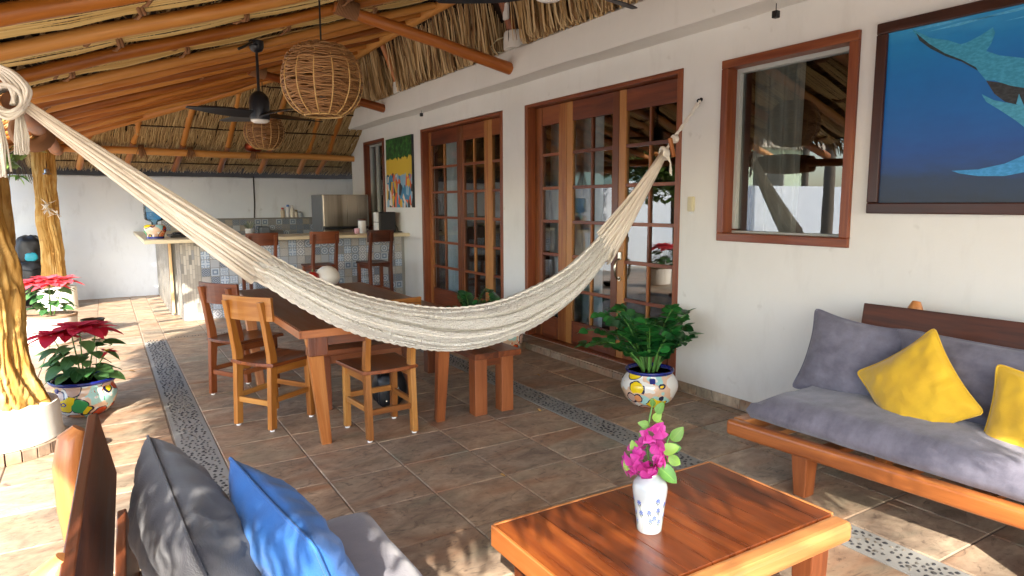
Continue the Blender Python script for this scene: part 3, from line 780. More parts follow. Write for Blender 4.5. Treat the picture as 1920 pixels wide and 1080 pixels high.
# shaggy eave fringe
ef = MB()
for _ in range(3200):
    yy = RND(.5, 12.2); x = xe(yy); L = RND(.12, .34); z = roofz(x, yy)+RND(.1, .36)
    strand(ef, [(x+.12, yy+RND(-.05, .05), z+.03), (x-.02, yy+RND(-.06, .06), z-.02), (x-L*.55, yy+RND(-.10, .10), z-L*.6)], RND(.012, .03), RND(.1, .8), side=Vector((0, 0, 1)))
for _ in range(1500):
    x = RND(-1.3, 3.7); L = RND(.1, .3); ye = yen(x)+.06*fbm(x*1.6, 3); z = roofz(x, ye)+RND(.1, .36)
    strand(ef, [(x, ye+.12, z+.03), (x+RND(-.05, .05), ye-.02, z-.02), (x+RND(-.1, .1), ye-L*.55, z-L*.6)], RND(.012, .03), RND(.1, .8), side=Vector((0, 0, 1)))
ef.obj('eave_fringe', THATCH, roof, kind='stuff')

# ------------------------------------------------------------------ gnarled posts on plinths
def gnarled(name, label, base, top, r0, r1, seed, z0, flare=.25, lean=None, plinth=None, tiles=False):
    t = thing(name, label, 'post', (base[0], base[1], 0))
    n, N = 128, 90; vs = []; fs = []
    for j in range(N+1):
        s = j/N; z = z0+(top[2]-z0)*s
        cx = base[0]+(top[0]-base[0])*s+.035*fbm(s*2.4, seed); cy = base[1]+(top[1]-base[1])*s+.03*fbm(s*2.4, seed+8)
        r = r0+(r1-r0)*s+flare*max(0, .22-s)**1.5
        for k in range(n):
            th = 2*PI*k/n; tw = th+.7*s+.25*fbm(s*3, seed+2)
            rr = 1+.13*math.sin(3*tw+seed)+.08*math.sin(5*tw+2+seed*2)
            cc, ss = math.cos(tw), math.sin(tw)
            rr += .22*fbm(cc*2.2, ss*2.2, z*1.1+seed, 4)
            g1 = max(0, 1-abs(fbm(cc*2.7, ss*2.7, z*.55+seed*3))*8); g2 = max(0, 1-abs(fbm(cc*5.2, ss*5.2, z*.7+seed*5))*7)
            rr -= (.26*g1+.09*g2)*(.55+.45*(1-s))
            rr += .03*fbm(cc*9, ss*9, z*5+seed)
            vs.append((cx+r*rr*math.cos(th), cy+r*rr*math.sin(th), z))
    for j in range(N):
        for k in range(n): k2 = (k+1) % n; fs.append((j*n+k, j*n+k2, (j+1)*n+k2, (j+1)*n+k))
    fs.append(tuple(N*n+k for k in range(n)))
    mb = MB().add(vs, fs); mb.obj('trunk', POST, t, smooth=True)
    pr, ph = plinth; p = MB(); lo = .07 if tiles else 0
    p.lathe([(pr*1.02, lo), (pr*1.02, lo+.01), (pr, lo+.02), (pr*.985, ph-.03), (pr*.96, ph), (pr*.5, ph+.02)], (base[0], base[1], 0), 48, rmod=lambda th, z: 1+.012*math.sin(3*th+z*9))
    p.obj('plinth', PLINTH, t, smooth='auto')
    if tiles:
        K = 26
        for k in range(K):
            th0, th1 = 2*PI*k/K+.012, 2*PI*(k+1)/K-.012; R0, R1 = pr*1.0, pr*1.1; b = MB(); vs = []
            for z in (0.001, lo-.003):
                for R_, th in ((R0, th0), (R1, th0), (R1, th1), (R0, th1)): vs.append((base[0]+R_*math.cos(th), base[1]+R_*math.sin(th), z))
            b.add(vs, [(0, 3, 2, 1), (4, 5, 6, 7), (0, 1, 5, 4), (1, 2, 6, 5), (2, 3, 7, 6), (3, 0, 4, 7)]); b.obj('skirting_tile', TILE, t, bevel=.002)
        MB().lathe([(pr*.99, 0.0005), (pr*.99, lo+.002)], (base[0], base[1], 0), 40).obj('mortar', GROUT, t)
    return t
post1 = gnarled('roof_post', 'thick gnarled yellow tree trunk post on a white plinth beside the near talavera pot', (-.60, 4.86), (-.62, 5.0, 2.06), .19, .15, 3.1, .25, .5, plinth=(.30, .28), tiles=True)
post2 = gnarled('roof_post', 'slimmer gnarled yellow tree trunk post hung with a little bell and white flowers', (-.62, 11.3), (-.66, 11.3, 2.21), .125, .115, 8.4, .28, .3, plinth=(.24, .31))
post1['group'] = post2['group'] = 'tree trunk posts holding up the roof'
# palm-leaf wrap round the plate beside the near post
mb = MB()
for k in range(20):
    yy = 5.6+k*.045; c = Vector((-.335-.0225*(yy-3.5), yy, 1.885+.043*(yy-3.5)))
    R_ = .085+.03*math.sin(PI*k/19)
    mb.tube([c+Vector((R_*math.cos(t*PI/8), .012*math.sin(t), R_*math.sin(t*PI/8)-.02)) for t in range(16)], .026, 6, closed=True)
mb.obj('palm_wrap', ROPE_B, roof, smooth=True)

# ------------------------------------------------------------------ things hung on / by the far post
t = thing('hanging_bell', 'small grey metal bell hanging on the far tree trunk post', 'bell', (-.60, 11.1, 1.90))
b = MB(); b.lathe([(.052, 0), (.05, .008), (.034, .02), (.03, .06), (.02, .075), (.004, .08)], (-.60, 11.1, 1.87), 20); b.obj('cup', TIN, t, smooth='auto')
MB().tube([(-.60, 11.1, 1.95), (-.60, 11.12, 2.03)], .003, 5).obj('loop', BLACK, t)
fl = thing('dried_flower', 'spray of dried white flowers pinned to the far tree trunk post', 'ornament', (-.60, 11.08, 1.40))
lm = MB()
def leaf_mesh(mb, L, w, curl=.15, fold=.25, n=5, tip=.5):
    vs = []; gs = []; fs = []
    for i in range(n+1):
        t = i/n; ww = w*math.sin(PI*min(1, t**.8*1.0))**.75 if 0 < i < n else .0008
        if i == n: ww = .0006
        z = -curl*L*t*t; x = L*t
        vs += [(x, -ww/2, z+fold*ww/2), (x, 0, z), (x, ww/2, z+fold*ww/2)]; gs += [(t, -1, 0), (t, 0, 0), (t, 1, 0)]
    for i in range(n): a = i*3; fs += [(a, a+3, a+4, a+1), (a+1, a+4, a+5, a+2)]
    mb.add(vs, fs, gs); return mb
pm = leaf_mesh(MB(), .10, .022, .2).mesh('petal', COTTON)
for cz in (1.47, 1.40, 1.33):
    for k in range(9): inst('petal', pm, fl, (RND(-.03, .03)+(.05 if cz < 1.38 else -.02), 0, cz-1.40), (RND(-.4, .4), RND(-1.2, 1.2), RND(2.6, 6.8)))
hp = thing('hanging_plant', 'small pale green orchid hanging in a tuft of roots beside the near post', 'plant', (-.93, 11.0, 2.0))
mb = MB()
for k in range(26): a = RND(-.09, .09); mb.tube([(-.90+a*.3, 11.0+RND(-.05, .05), 2.14), (-.90+a, 11, 1.98), (-.90+a*1.7, 11, 1.80+RND(-.08, .1))], .004, 4)
mb.obj('roots', BARK, hp)
lg = leaf_mesh(MB(), .16, .045, .35).mesh('leaf', L_BOUL)
for k in range(9): inst('leaf', lg, hp, (RND(0, .06), 0, -.17), (RND(-.5, .5), RND(-.3, .6), RND(0, 6.2)))
bp = thing('dive_bag', 'black bag with a turquoise patch leaning on the boundary wall behind the posts', 'bag', (-.95, 11.75, 0))
def blob(name, c, s, mat, par, sd=0, amp=.12, n=18):
    mb = MB(); vs = []; fs = []
    for j in range(n+1):
        ph = PI*j/n
        for k in range(n*2):
            th = PI*k/n; d = Vector((math.sin(ph)*math.cos(th), math.sin(ph)*math.sin(th), math.cos(ph)))
            d = Vector([math.copysign(abs(q)**.7, q) for q in d]); r = 1+amp*fbm(d.x*2+sd, d.y*2, d.z*2)
            vs.append((c[0]+s[0]*d.x*r, c[1]+s[1]*d.y*r, c[2]+s[2]*d.z*r))
    m2 = n*2
    for j in range(n):
        for k in range(m2): k2 = (k+1) % m2; fs.append((j*m2+k, (j+1)*m2+k, (j+1)*m2+k2, j*m2+k2))
    mb.add(vs, fs); return mb.obj(name, mat, par, smooth=True)
blob('body', (-.95, 11.85, .36), (.20, .16, .35), BLACK, bp, 1); blob('upper_bag', (-.93, 11.85, .80), (.17, .13, .22), BLACK, bp, 5)
blob('patch', (-.91, 11.725, .72), (.075, .02, .06), M_plain('turquoise', '#1f9fb5', .4), bp, 9)
for k in range(4): MB().tube([(-1.1, 11.74, .25+.1*k), (-.93, 11.685, .22+.1*k), (-.78, 11.74, .26+.1*k)], .012, 6).obj('strap', BLACK, bp, smooth=True)
fl['category'] = 'dried flowers'

# ------------------------------------------------------------------ kitchen counter
ctr = thing('kitchen_counter', 'L-shaped kitchen bar faced with patterned blue and ochre tiles under a pale top', 'counter', (2.3, 9.4, 0))
CF = 9.15
mb = MB(); mb.box(.785, WX-.003, CF, CF+.55, .001, .985); mb.box(.70, .785, CF+.62, 12.175, .001, .985); mb.obj('body', CEMENT, ctr)
TOPM = M_plain('counter_top', '#e3d3ae', .35)
mb = MB()
mb.add([(.40, 8.98, .99), (WX-.003, 8.93, .99), (WX-.003, 9.78, .99), (1.32, 9.78, .99), (1.32, 12.17, .99), (.40, 12.17, .99),
        (.40, 8.98, 1.035), (WX-.003, 8.93, 1.035), (WX-.003, 9.78, 1.035), (1.32, 9.78, 1.035), (1.32, 12.17, 1.035), (.40, 12.17, 1.035)],
       [(5, 4, 3, 2, 1, 0), (6, 7, 8, 9, 10, 11)]+[(i, (i+1) % 6, (i+1) % 6+6, i+6) for i in range(6)])
mb.obj('counter_top', TOPM, ctr, bevel=.006)
MB().box(.700, .735, CF+.575, CF+.612, .03, .985).obj('door_trim', M_plain('pale_wood_trim', '#d9b483', .5), ctr, bevel=.004)
TILEPAL = [('#9aa6b4', '#5a6a7e', '#d5d8da'), ('#b9bcc0', '#6d7480', '#e2e0da'), ('#8fa0b2', '#4a566c', '#cfd4d8'), ('#c9c6bd', '#9a7a4a', '#5c6675'), ('#a7b1bd', '#7d8ea3', '#c9d0d6'),
           ('#76808e', '#434b58', '#a9b0b8'), ('#ccccca', '#55627a', '#a98a58'), ('#a9adb2', '#8a8f97', '#bcc0c4'), ('#8794a6', '#39445a', '#c8b48a'), ('#b5b1a8', '#a6824c', '#4d5869'), ('#9fb0c2', '#6a7e98', '#dfe3e6'), ('#8b8f96', '#5d636c', '#b3a78e')]
def M_pat(i, pal):
    b = NB('patterned_tile_%s' % 'abcdefghijkl'[i]); o = b.obj(); s = b.n('ShaderNodeSeparateXYZ', {0: o})
    x = b.math('ABSOLUTE', s.outputs[0]); z = b.math('ABSOLUTE', s.outputs[2])
    r = b.math('SQRT', b.math('ADD', b.math('MULTIPLY', x, x), b.math('MULTIPLY', z, z))); d1 = b.math('ADD', x, z); mx = b.math('MAXIMUM', x, z); dd = b.math('ABSOLUTE', b.math('SUBTRACT', x, z)); pr = b.math('MULTIPLY', b.math('MULTIPLY', x, z), 900)
    f = [r, d1, mx, dd, b.math('ADD', r, dd), b.math('MULTIPLY', d1, .8), b.math('ADD', pr, r), b.math('MULTIPLY', r, 0), b.math('SUBTRACT', d1, b.math('MULTIPLY', r, .4)), b.math('ADD', b.math('MULTIPLY', pr, .3), mx), b.math('SUBTRACT', mx, dd), b.math('ADD', dd, pr)][i]
    w = b.math('SINE', b.math('MULTIPLY', f, [210, 170, 190, 260, 150, 300, 140, 1, 240, 160, 280, 190][i]))
    col = b.ramp(b.math('ADD', b.math('MULTIPLY', w, .5), .5), [(0, pal[1]), (.38, pal[0]), (.75, pal[2])], 'CONSTANT')
    n = b.noise(b.pos(), 12, 3, .6); col = b.mix(b.math('ADD', .22, b.math('MULTIPLY', n, .45)), col, pal[0])
    return b.pbsdf(col, .3)
PAT = [M_pat(i, p) for i, p in enumerate(TILEPAL)]
def face_tile(w, h, t=.006):
    mb = MB(); a, c = w/2-.004, h/2-.004
    mb.add([(-a, 0, -c), (a, 0, -c), (a, 0, c), (-a, 0, c), (-a, -t, -c), (a, -t, -c), (a, -t, c), (-a, -t, c)], [(4, 5, 6, 7), (0, 1, 5, 4), (1, 2, 6, 5), (2, 3, 7, 6), (3, 0, 4, 7)]); return mb
tms = [face_tile(.107, .107).mesh('tile', m_) for m_ in PAT]
order = [0, 1, 2, 4, 5, 0, 2, 10, 10, 11, 3, 8, 4, 1, 7, 6]
for j in range(9):
    for i in range(25):
        inst('tile', tms[random.choice(order)], ctr, Vector((1.065+i*.1075, CF-.001, .925-j*.1075))-Vector(ctr.location))
mos = MB()
def mosaic(org, du, dv, nu, nv, w, h, nrm):
    for i in range(nu):
        o_ = RND(0, h)
        for j in range(nv):
            z = j*h-o_; z0, z1 = max(.004, z), min(.98, z+h-.004)
            if z1-z0 < .01: continue
            c = random.choice((.1, .3, .35, .4, .5, .55, .6, .7, .9)); p = Vector(org)+Vector(du)*(i*w); q = p+Vector(du)*(w-.004); nv_ = Vector(nrm)*RND(.003, .006)
            mos.add([p+Vector((0, 0, z0))+nv_, q+Vector((0, 0, z0))+nv_, q+Vector((0, 0, z1))+nv_, p+Vector((0, 0, z1))+nv_], [(0, 1, 2, 3)], [(c, 0, 0)]*4)
mosaic((.786, CF, 0), (1, 0, 0), None, 7, 9, .0315, .12, (0, -1, 0)); mosaic((.7845, CF+.55, 0), (0, -1, 0), None, 17, 9, .0315, .12, (-1, 0, 0))
mosaic((.6995, 12.17, 0), (0, -1, 0), None, 76, 9, .0315, .12, (-1, 0, 0))
def M_mos():
    b = NB('mosaic_strip'); x = b.n('ShaderNodeSeparateXYZ', {0: b.attr()}).outputs[0]
    return b.pbsdf(b.ramp(x, [(.05, '#7f7d78'), (.3, '#a39d92'), (.5, '#b7b0a2'), (.7, '#c7c1b4'), (.95, '#8c8f92')]), .4)
mos.obj('mosaic_tile', M_mos(), ctr, kind='stuff')
# splashback on the boundary wall
sb = thing('splashback', 'two rows of patterned grey tiles on the wall behind the kitchen worktop', 'splashback', (2, 12.17, 1.1))
tm2 = [face_tile(.115, .1).mesh('tile', m_) for m_ in PAT]
MB().box(.8, 3.32, 12.15, 12.178, .92, 1.205).obj('backing', CEMENT, sb)
for j in range(3):
    for i in range(21):
        inst('tile', tm2[random.choice((2, 5, 5, 8, 11, 0, 7, 9))], sb, Vector((.872+i*.1175, 12.149, 1.15-j*.1))-Vector(sb.location))
MB().box(.8, 3.32, 12.09, 12.178, 1.206, 1.222).obj('ledge', M_plain('ledge_tile', '#7d7a78', .5), sb)
wt = tag(MB().box(1.33, 2.85, 11.5, 12.145, .88, .915).obj('worktop', M_plain('dark_worktop', '#6d5a48', .3)), 'low dark worktop behind the bar along the boundary wall', 'worktop')
wtl = MB().box(1.33, 2.85, 11.55, 12.14, 0.001, .88).obj('cupboard', M_plain('cupboard_paint', '#8b7a66', .6), wt)
# fridge
fr = thing('refrigerator', 'stainless steel refrigerator with two doors standing at the far end of the kitchen', 'refrigerator', (3.28, 10.75, 0))
MB().box(2.92, 3.66, 10.46, 11.05, .02, 1.60).obj('body', M_plain('fridge_side_grey', '#6f7378', .4), fr, bevel=.01)
MB().box(2.925, 3.655, 10.40, 10.457, 1.10, 1.60).obj('door', STEEL, fr, bevel=.012)
MB().box(2.925, 3.655, 10.40, 10.457, .05, 1.055).obj('door', STEEL, fr, bevel=.012)
MB().box(2.95, 3.64, 10.42, 10.457, 1.058, 1.097).obj('grip_recess', BLACK, fr)
# things on the counter
CZ = 1.0355
d = thing('water_dispenser', 'painted ceramic water dispenser crock at the open end of the bar', 'dispenser', (.545, 9.40, CZ))
TAL4 = M_talavera('talavera_crock', 4.7)
MB().lathe([(.085, 0), (.095, .01), (.105, .05), (.125, .09), (.13, .13), (.115, .165), (.085, .175), (.07, .175)], (.545, 9.40, CZ), 28).obj('crock', TAL4, d, smooth=True)
MB().lathe([(.1, 0), (.1, .03), (.09, .031)], (.545, 9.40, CZ+.0005), 28).obj('foot_band', GLAZEB, d, smooth='auto')
MB().tube([(.52, 9.27, CZ+.05), (.515, 9.23, CZ+.05), (.515, 9.225, CZ+.03)], .01, 8).obj('spigot', WHITEP, d)
j = thing('water_jug', 'upturned translucent blue water bottle resting on the ceramic dispenser', 'water bottle', (.545, 9.40, CZ+.18))
MB().lathe([(.035, 0), (.035, .03), (.10, .055), (.112, .075), (.112, .13), (.107, .14), (.112, .15), (.112, .21), (.107, .22), (.112, .23), (.112, .28), (.09, .30), (.02, .302)], (.545, 9.40, CZ+.1765), 28).obj('bottle', JUG, j, smooth=True)
MB().lathe([(.02, .0), (.095, .0), (.108, .02), (.108, .10), (.02, .101)], (.545, 9.40, CZ+.2325), 24).obj('water', JUG, j, smooth='auto')
stv = thing('griddle', 'black gas hob with trivets on the open end of the bar', 'hob', (.95, 9.75, CZ))
MB().box(.72, 1.22, 9.50, 10.1, CZ, CZ+.025).obj('plate', BLACK, stv, bevel=.006)
for cx, cy in ((.86, 9.66), (1.08, 9.66), (.86, 9.92), (1.08, 9.92)):
    mb = MB(); mb.tube([(cx+.08*math.cos(k*PI/8), cy+.08*math.sin(k*PI/8), CZ+.045) for k in range(16)], .006, 6, closed=True)
    for k in range(4): q = k*PI/2; mb.bar((cx+.03*math.cos(q), cy+.03*math.sin(q), CZ+.045), (cx+.1*math.cos(q), cy+.1*math.sin(q), CZ+.03), .008, .012)
    mb.obj('trivet', BLACK, stv)
stv['category'] = 'gas hob'
cp = thing('utensil_pot', 'white crock of succulents on the low kitchen worktop', 'plant pot', (2.08, 11.8, .9155))
MB().lathe([(.055, 0), (.07, .08), (.072, .13), (.065, .135)], (2.08, 11.8, .9155), 20).obj('crock', WHITEP, cp, smooth='auto')
sm = leaf_mesh(MB(), .16, .035, .1).mesh('leaf', M_leaf('succulent', '#8a9a86', '#c9cbb8', .6))
for k in range(14): inst('leaf', sm, cp, (RND(-.03, .03), RND(-.03, .03), .12), (0, RND(-1.35, -.6), RND(0, 6.28)))
kb = tag(MB().box(2.24, 2.40, 11.75, 11.95, .9155, 1.08).obj('toaster', M_plain('grey_metal', '#70757a', .4), bevel=.02), 'small grey toaster beside the crock on the low worktop', 'toaster')
MB().box(2.27, 2.29, 11.78, 11.92, 1.075, 1.0825).obj('slot', BLACK, kb); MB().box(2.34, 2.36, 11.78, 11.92, 1.075, 1.0825).obj('slot', BLACK, kb)
# coffee maker group at the house end
cm = thing('coffee_maker', 'tall black coffee machine with a white front at the house end of the bar', 'coffee machine', (3.52, 9.36, CZ))
MB().box(3.40, 3.66, 9.24, 9.52, CZ, CZ+.30).obj('body', BLACK, cm, bevel=.018)
MB().box(3.372, 3.399, 9.25, 9.40, CZ+.01, CZ+.15).obj('front_panel', WHITEP, cm, bevel=.006); MB().box(3.372, 3.399, 9.25, 9.40, CZ+.158, CZ+.295).obj('front_panel', WHITEP, cm, bevel=.006)
MB().box(3.30, 3.371, 9.26, 9.39, CZ, CZ+.02).obj('drip_tray', BLACK, cm, bevel=.004)
MB().tube([(3.66, 9.35, CZ+.06), (3.69, 9.33, CZ+.10), (3.70, 9.3, CZ+.06), (3.68, 9.22, CZ+.012), (3.70, 9.12, CZ+.012)], .006, 6).obj('cord', BLACK, cm, smooth=True)
cn = thing('canister', 'white canister with a brown lid beside the coffee machine', 'canister', (3.20, 9.40, CZ))
MB().lathe([(.055, 0), (.057, .01), (.057, .17), (.05, .178)], (3.20, 9.40, CZ), 24).obj('jar', WHITEP, cn, smooth='auto')
MB().lathe([(.06, 0), (.06, .025), (.05, .03)], (3.20, 9.40, CZ+.1785), 24).obj('lid', W_STOOL, cn, smooth='auto')
cu = thing('cup', 'small pink cup in front of the white canister', 'cup', (3.06, 9.22, CZ))
MB().lathe([(.03, 0), (.036, .005), (.04, .075), (.037, .075), (.034, .01), (.0, .008)], (3.06, 9.22, CZ), 20).obj('bowl', M_plain('pink_glaze', '#d8a9b4', .3), cu, smooth='auto')
MB().tube([(3.022, 9.22, CZ+.06), (3.0, 9.22, CZ+.05), (3.0, 9.22, CZ+.03), (3.024, 9.22, CZ+.02)], .005, 6).obj('handle', M_plain('pink_glaze_handle', '#d8a9b4', .3), cu, smooth=True)
kt = thing('steel_urn', 'small upright steel urn in the corner behind the coffee machine', 'urn', (3.665, 9.70, CZ))
MB().lathe([(.05, 0), (.055, .01), (.055, .2), (.045, .22), (.02, .235), (.012, .255)], (3.665, 9.68, CZ), 20).obj('body', STEEL, kt, smooth='auto')
# jars on the ledge left of the fridge
for k, (x, h_, c1, c2, nm) in enumerate(((2.70, .17, '#c9b9a0', '#b23a32', 'tall spice jar with a red cap on the splashback ledge'), (2.79, .22, '#dfe3e8', '#3a6ab0', 'pale bottle with a blue cap behind the spice jars'), (2.86, .21, '#e4ded2', '#e9e9e9', 'pale bottle with a white cap behind the spice jars'), (2.93, .13, '#c8beae', '#8a7a5c', 'squat jar with a tan lid beside the refrigerator'), (3.0, .10, '#b5bfc4', '#a0a8ac', 'low glass jar with a steel lid beside the refrigerator'))):
    jj = thing('spice_jar' if k not in (1, 2) else 'bottle', nm, 'jar' if k not in (1, 2) else 'bottle', (x, 12.13, 1.2225))
    MB().lathe([(.034, 0), (.036, .01), (.036, h_*.72), (.02, h_*.82), (.018, h_*.84)], (x, 12.13, 1.2225), 16).obj('body', M_plain('jar_tone_%s' % 'abcde'[k], c1, .3), jj, smooth='auto')
    MB().lathe([(.024, h_*.84), (.024, h_), (.02, h_+.003)], (x, 12.13, 1.2226), 16).obj('cap', M_plain('cap_tone_%s' % 'abcde'[k], c2, .4), jj, smooth='auto')

# ------------------------------------------------------------------ chairs, stools, tables, bench
def curved_board(mb, y, z0, z1, w, th, bow, n=8):
    """a back rail, bowed backwards, along local x"""
    vs = []; fs = []; gs = []; o = RND(0, 40)
    for i in range(n+1):
        x = -w/2+w*i/n; yy = y-bow*(1-(2*x/w)**2)
        for (dy, z) in ((-th/2, z0), (th/2, z0), (th/2, z1), (-th/2, z1)): vs.append((x, yy+dy-.06*(z-z0), z)); gs.append((x+o, dy+o, z+o))
    for i in range(n):
        for k in range(4): a = i*4+k; b2 = i*4+(k+1) % 4; fs.append((a, a+4, b2+4, b2))
    fs += [(0, 1, 2, 3), (n*4+3, n*4+2, n*4+1, n*4)]
    mb.add(vs, fs, gs); return mb
def poly_bar(mb, prof, w, x):
    """sawn curved member in the y-z plane: prof = [(y,z,depth)], width w along x at x"""
    n = len(prof); vs = []; gs = []; fs = []; o = RND(0, 40); u = 0
    for i, (yy, z, d) in enumerate(prof):
        if i: u += math.hypot(yy-prof[i-1][0], z-prof[i-1][1])
        for dx, dy in ((-w/2, -d/2), (w/2, -d/2), (w/2, d/2), (-w/2, d/2)): vs.append((x+dx, yy+dy, z)); gs.append((u+o, dx+o, dy+o))
    for i in range(n-1):
        for k in range(4): a = i*4+k; b2 = i*4+(k+1) % 4; fs.append((a, b2, b2+4, a+4))
    fs += [(3, 2, 1, 0), tuple((n-1)*4+k for k in range(4))]
    mb.add(vs, fs, gs); return mb
def make_chair(name, label, cat, loc, rz, sh, bt, mf, ms, sw=.42, sd=.40, group=None, low=.20):
    t = thing(name, label, cat, loc, rz, group); L = dict(parent=t, local=True)
    for sx in (-1, 1):
        m_ = MB(); poly_bar(m_, [(-.175, .012, .05), (-.165, sh*.55, .05), (-.15, sh-.02, .062), (-.155, sh+.06, .06), (-.19, sh+.25, .045), (-.225, bt-.03, .036)], .036, sx*.15)
        m_.obj('back_post', mf, bevel=.004, **L)
        m_ = MB(); poly_bar(m_, [(.165, .012, .042), (.155, sh-.025, .045)], .04, sx*.165); m_.obj('leg', mf, bevel=.004, **L)
        m_ = MB(); m_.bar((sx*.155, -.13, low), (sx*.165, .14, low), .022, .034); m_.obj('stretcher', mf, bevel=.003, **L)
        for yy, q in ((-.175, .15), (.165, .165)):
            MB().lathe([(.016, 0.0005), (.016, .0115)], (sx*q, yy, 0), 10).obj('foot_pad', WHITEP, **L)
    m_ = MB(); m_.bar((-.13, -.168, low-.02), (.13, -.168, low-.02), .022, .036); m_.obj('stretcher', mf, bevel=.003, **L)
    m_ = MB(); m_.bar((-.145, .160, low+.02), (.145, .160, low+.02), .022, .036); m_.obj('stretcher', mf, bevel=.003, **L)
    # saddle seat
    n = 10; vs = []; gs = []; fs = []; th = .024; o = RND(0, 30)
    for lv in (0, 1):
        for j in range(n+1):
            v = j/n; wv = sw*(.88+.12*v)
            for i in range(n+1):
                u_ = i/n*2-1; yb = -sd/2+.02-.025*(1-u_*u_); yy = yb+(sd/2+.02-yb)*v
                dish = -.011*(1-u_*u_)*math.sin(PI*min(1, v*1.1))
                vs.append((u_*wv/2, yy, sh-th+lv*th+(dish if lv else 0))); gs.append((yy+o, u_*wv/2+o, lv*.02))
    m1 = n+1; off = m1*m1
    for j in range(n):
        for i in range(n): a = j*m1+i; fs += [(a, a+m1, a+m1+1, a+1), (off+a, off+a+1, off+a+m1+1, off+a+m1)]
    for i in range(n):
        a = i; fs.append((a, a+1, off+a+1, off+a)); a = n*m1+i; fs.append((a+1, a, off+a, off+a+1))
        a = i*m1; fs.append((a+m1, a, off+a, off+a+m1)); a = i*m1+n; fs.append((a, a+m1, off+a+m1, off+a))
    m_ = MB(); m_.add(vs, fs, gs); m_.obj('seat', ms, bevel=.005, **L)
    m_ = MB()
    for sx in (-1, 1): m_.bar((sx*.15, -.12, sh-.055), (sx*.16, .145, sh-.055), .02, .05)
    m_.bar((-.14, .152, sh-.055), (.14, .152, sh-.055), .02, .05); m_.obj('apron', mf, bevel=.003, **L)
    m_ = MB(); curved_board(m_, -.178, bt-.155, bt, sw+.0, .022, .028); m_.obj('back_rail', mf, bevel=.004, **L)
    return t
GC = 'wooden dining chairs'
make_chair('dining_chair', 'honey wood chair with its back to the open side, nearest the pebble strip', 'chair', (.905, 4.565, 0), math.radians(-57), .445, .875, W_HONEY, W_TABLE, group=GC)
make_chair('dining_chair', 'reddish wood chair half hidden behind the honey coloured chair', 'chair', (.86, 5.42, 0), math.radians(-60), .445, .875, W_RED, W_DINE, group=GC)
make_chair('dining_chair', 'wooden chair at the near end of the table with its back behind the hammock', 'chair', (1.448, 4.005, 0), math.radians(3), .445, .875, W_HONEY, W_RED, group=GC)
GS = 'tall wooden stools along the bar'
def stool(loc, rz, label):
    return make_chair('bar_stool', label, 'bar stool', loc, rz, .68, 1.11, W_STOOL, W_STOOL, .38, .36, GS, .30)
s1 = stool((3.10, 8.62, 0), math.radians(6), 'bar stool nearest the house wall')
dup(s1, (2.37, 8.64, 0), math.radians(4), 'bar stool in the middle of the three at the tiled bar')
dup(s1, (1.62, 8.64, 0), math.radians(2), 'bar stool partly hidden behind the hammock strings')
# dining table
dt = thing('dining_table', 'long dark topped wooden dining table with splayed legs', 'table', (1.40, 4.72, 0))
TT = .76
for i in range(4):
    x0 = .888+i*.2585; MB().box(x0, x0+.2575, 3.69, 5.75, TT-.042, TT, axis=1).obj('plank', W_DINE, dt, bevel=.003)
edge = MB(); edge.box(.874, .8875, 3.676, 5.764, TT-.046, TT-.0015, axis=1); edge.box(1.9225, 1.936, 3.676, 5.764, TT-.046, TT-.0015, axis=1); edge.box(.888, 1.922, 3.676, 3.6895, TT-.046, TT-.0015); edge.box(.888, 1.922, 5.7505, 5.764, TT-.046, TT-.0015)
edge.obj('edge_trim', W_SOFA, dt, bevel=.002)
for (fx, fy, tx, ty) in ((1.075, 3.95, .965, 3.74), (1.845, 3.965, 1.79, 3.76), (1.0, 5.55, .95, 5.68), (1.81, 5.55, 1.86, 5.68)):
    MB().bar((fx, fy, 0.001), (tx, ty, TT-.043), .052, .06, up=(1, 0, 0), w1=.058, h1=.09).obj('leg', W_SOFA if fx < 1.2 else W_RED, dt, bevel=.006)
    MB().box(tx-.035, tx+.075, ty-.035, ty+.04, TT-.16, TT-.043).obj('bracket', W_TABLE, dt, bevel=.005)
MB().box(1.02, 1.80, 3.80, 3.83, TT-.12, TT-.0425).obj('apron', W_RED, dt); MB().box(1.02, 1.80, 5.6, 5.63, TT-.12, TT-.0425).obj('apron', W_RED, dt)
def bench(name, label, x0, x1, y0, y1, z, lw, mt, ml, inset=.06, along=1):
    b = thing(name, label, 'bench', ((x0+x1)/2, (y0+y1)/2, 0))
    n = 2
    for i in range(n):
        if along == 1: a, c = x0+(x1-x0)*i/n, x0+(x1-x0)*(i+1)/n-.002; MB().box(a, c, y0, y1, z-.042, z, axis=1).obj('plank', mt, b, bevel=.004)
        else: a, c = y0+(y1-y0)*i/n, y0+(y1-y0)*(i+1)/n-.002; MB().box(x0, x1, a, c, z-.042, z, axis=0).obj('plank', mt, b, bevel=.004)
    for lx in (x0+.03+lw/2, x1-.03-lw/2):
        for ly in (y0+inset+lw/2, y1-inset-lw/2): MB().box(lx-lw/2, lx+lw/2, ly-lw/2, ly+lw/2, 0.001, z-.0425).obj('leg', ml, b, bevel=.005)
    MB().box(x0+.05, x1-.05, y0+inset+.02, y0+inset+.045, z-.11, z-.043).obj('apron', ml, b); MB().box(x0+.05, x1-.05, y1-inset-.045, y1-inset-.02, z-.11, z-.043).obj('apron', ml, b)
    return b
bench('bench', 'reddish wooden bench on the house side of the dining table', 2.055, 2.42, 3.84, 5.30, .45, .095, W_RED, W_RED)
bench('bench', 'low wooden bench pushed crosswise under the dining table', 1.22, 1.92, 4.55, 4.80, .44, .05, W_RED, W_RED, .03, along=0)
bg_ = thing('black_bag', 'black bag on the floor under the near end of the dining table', 'bag', (1.70, 4.5, 0))
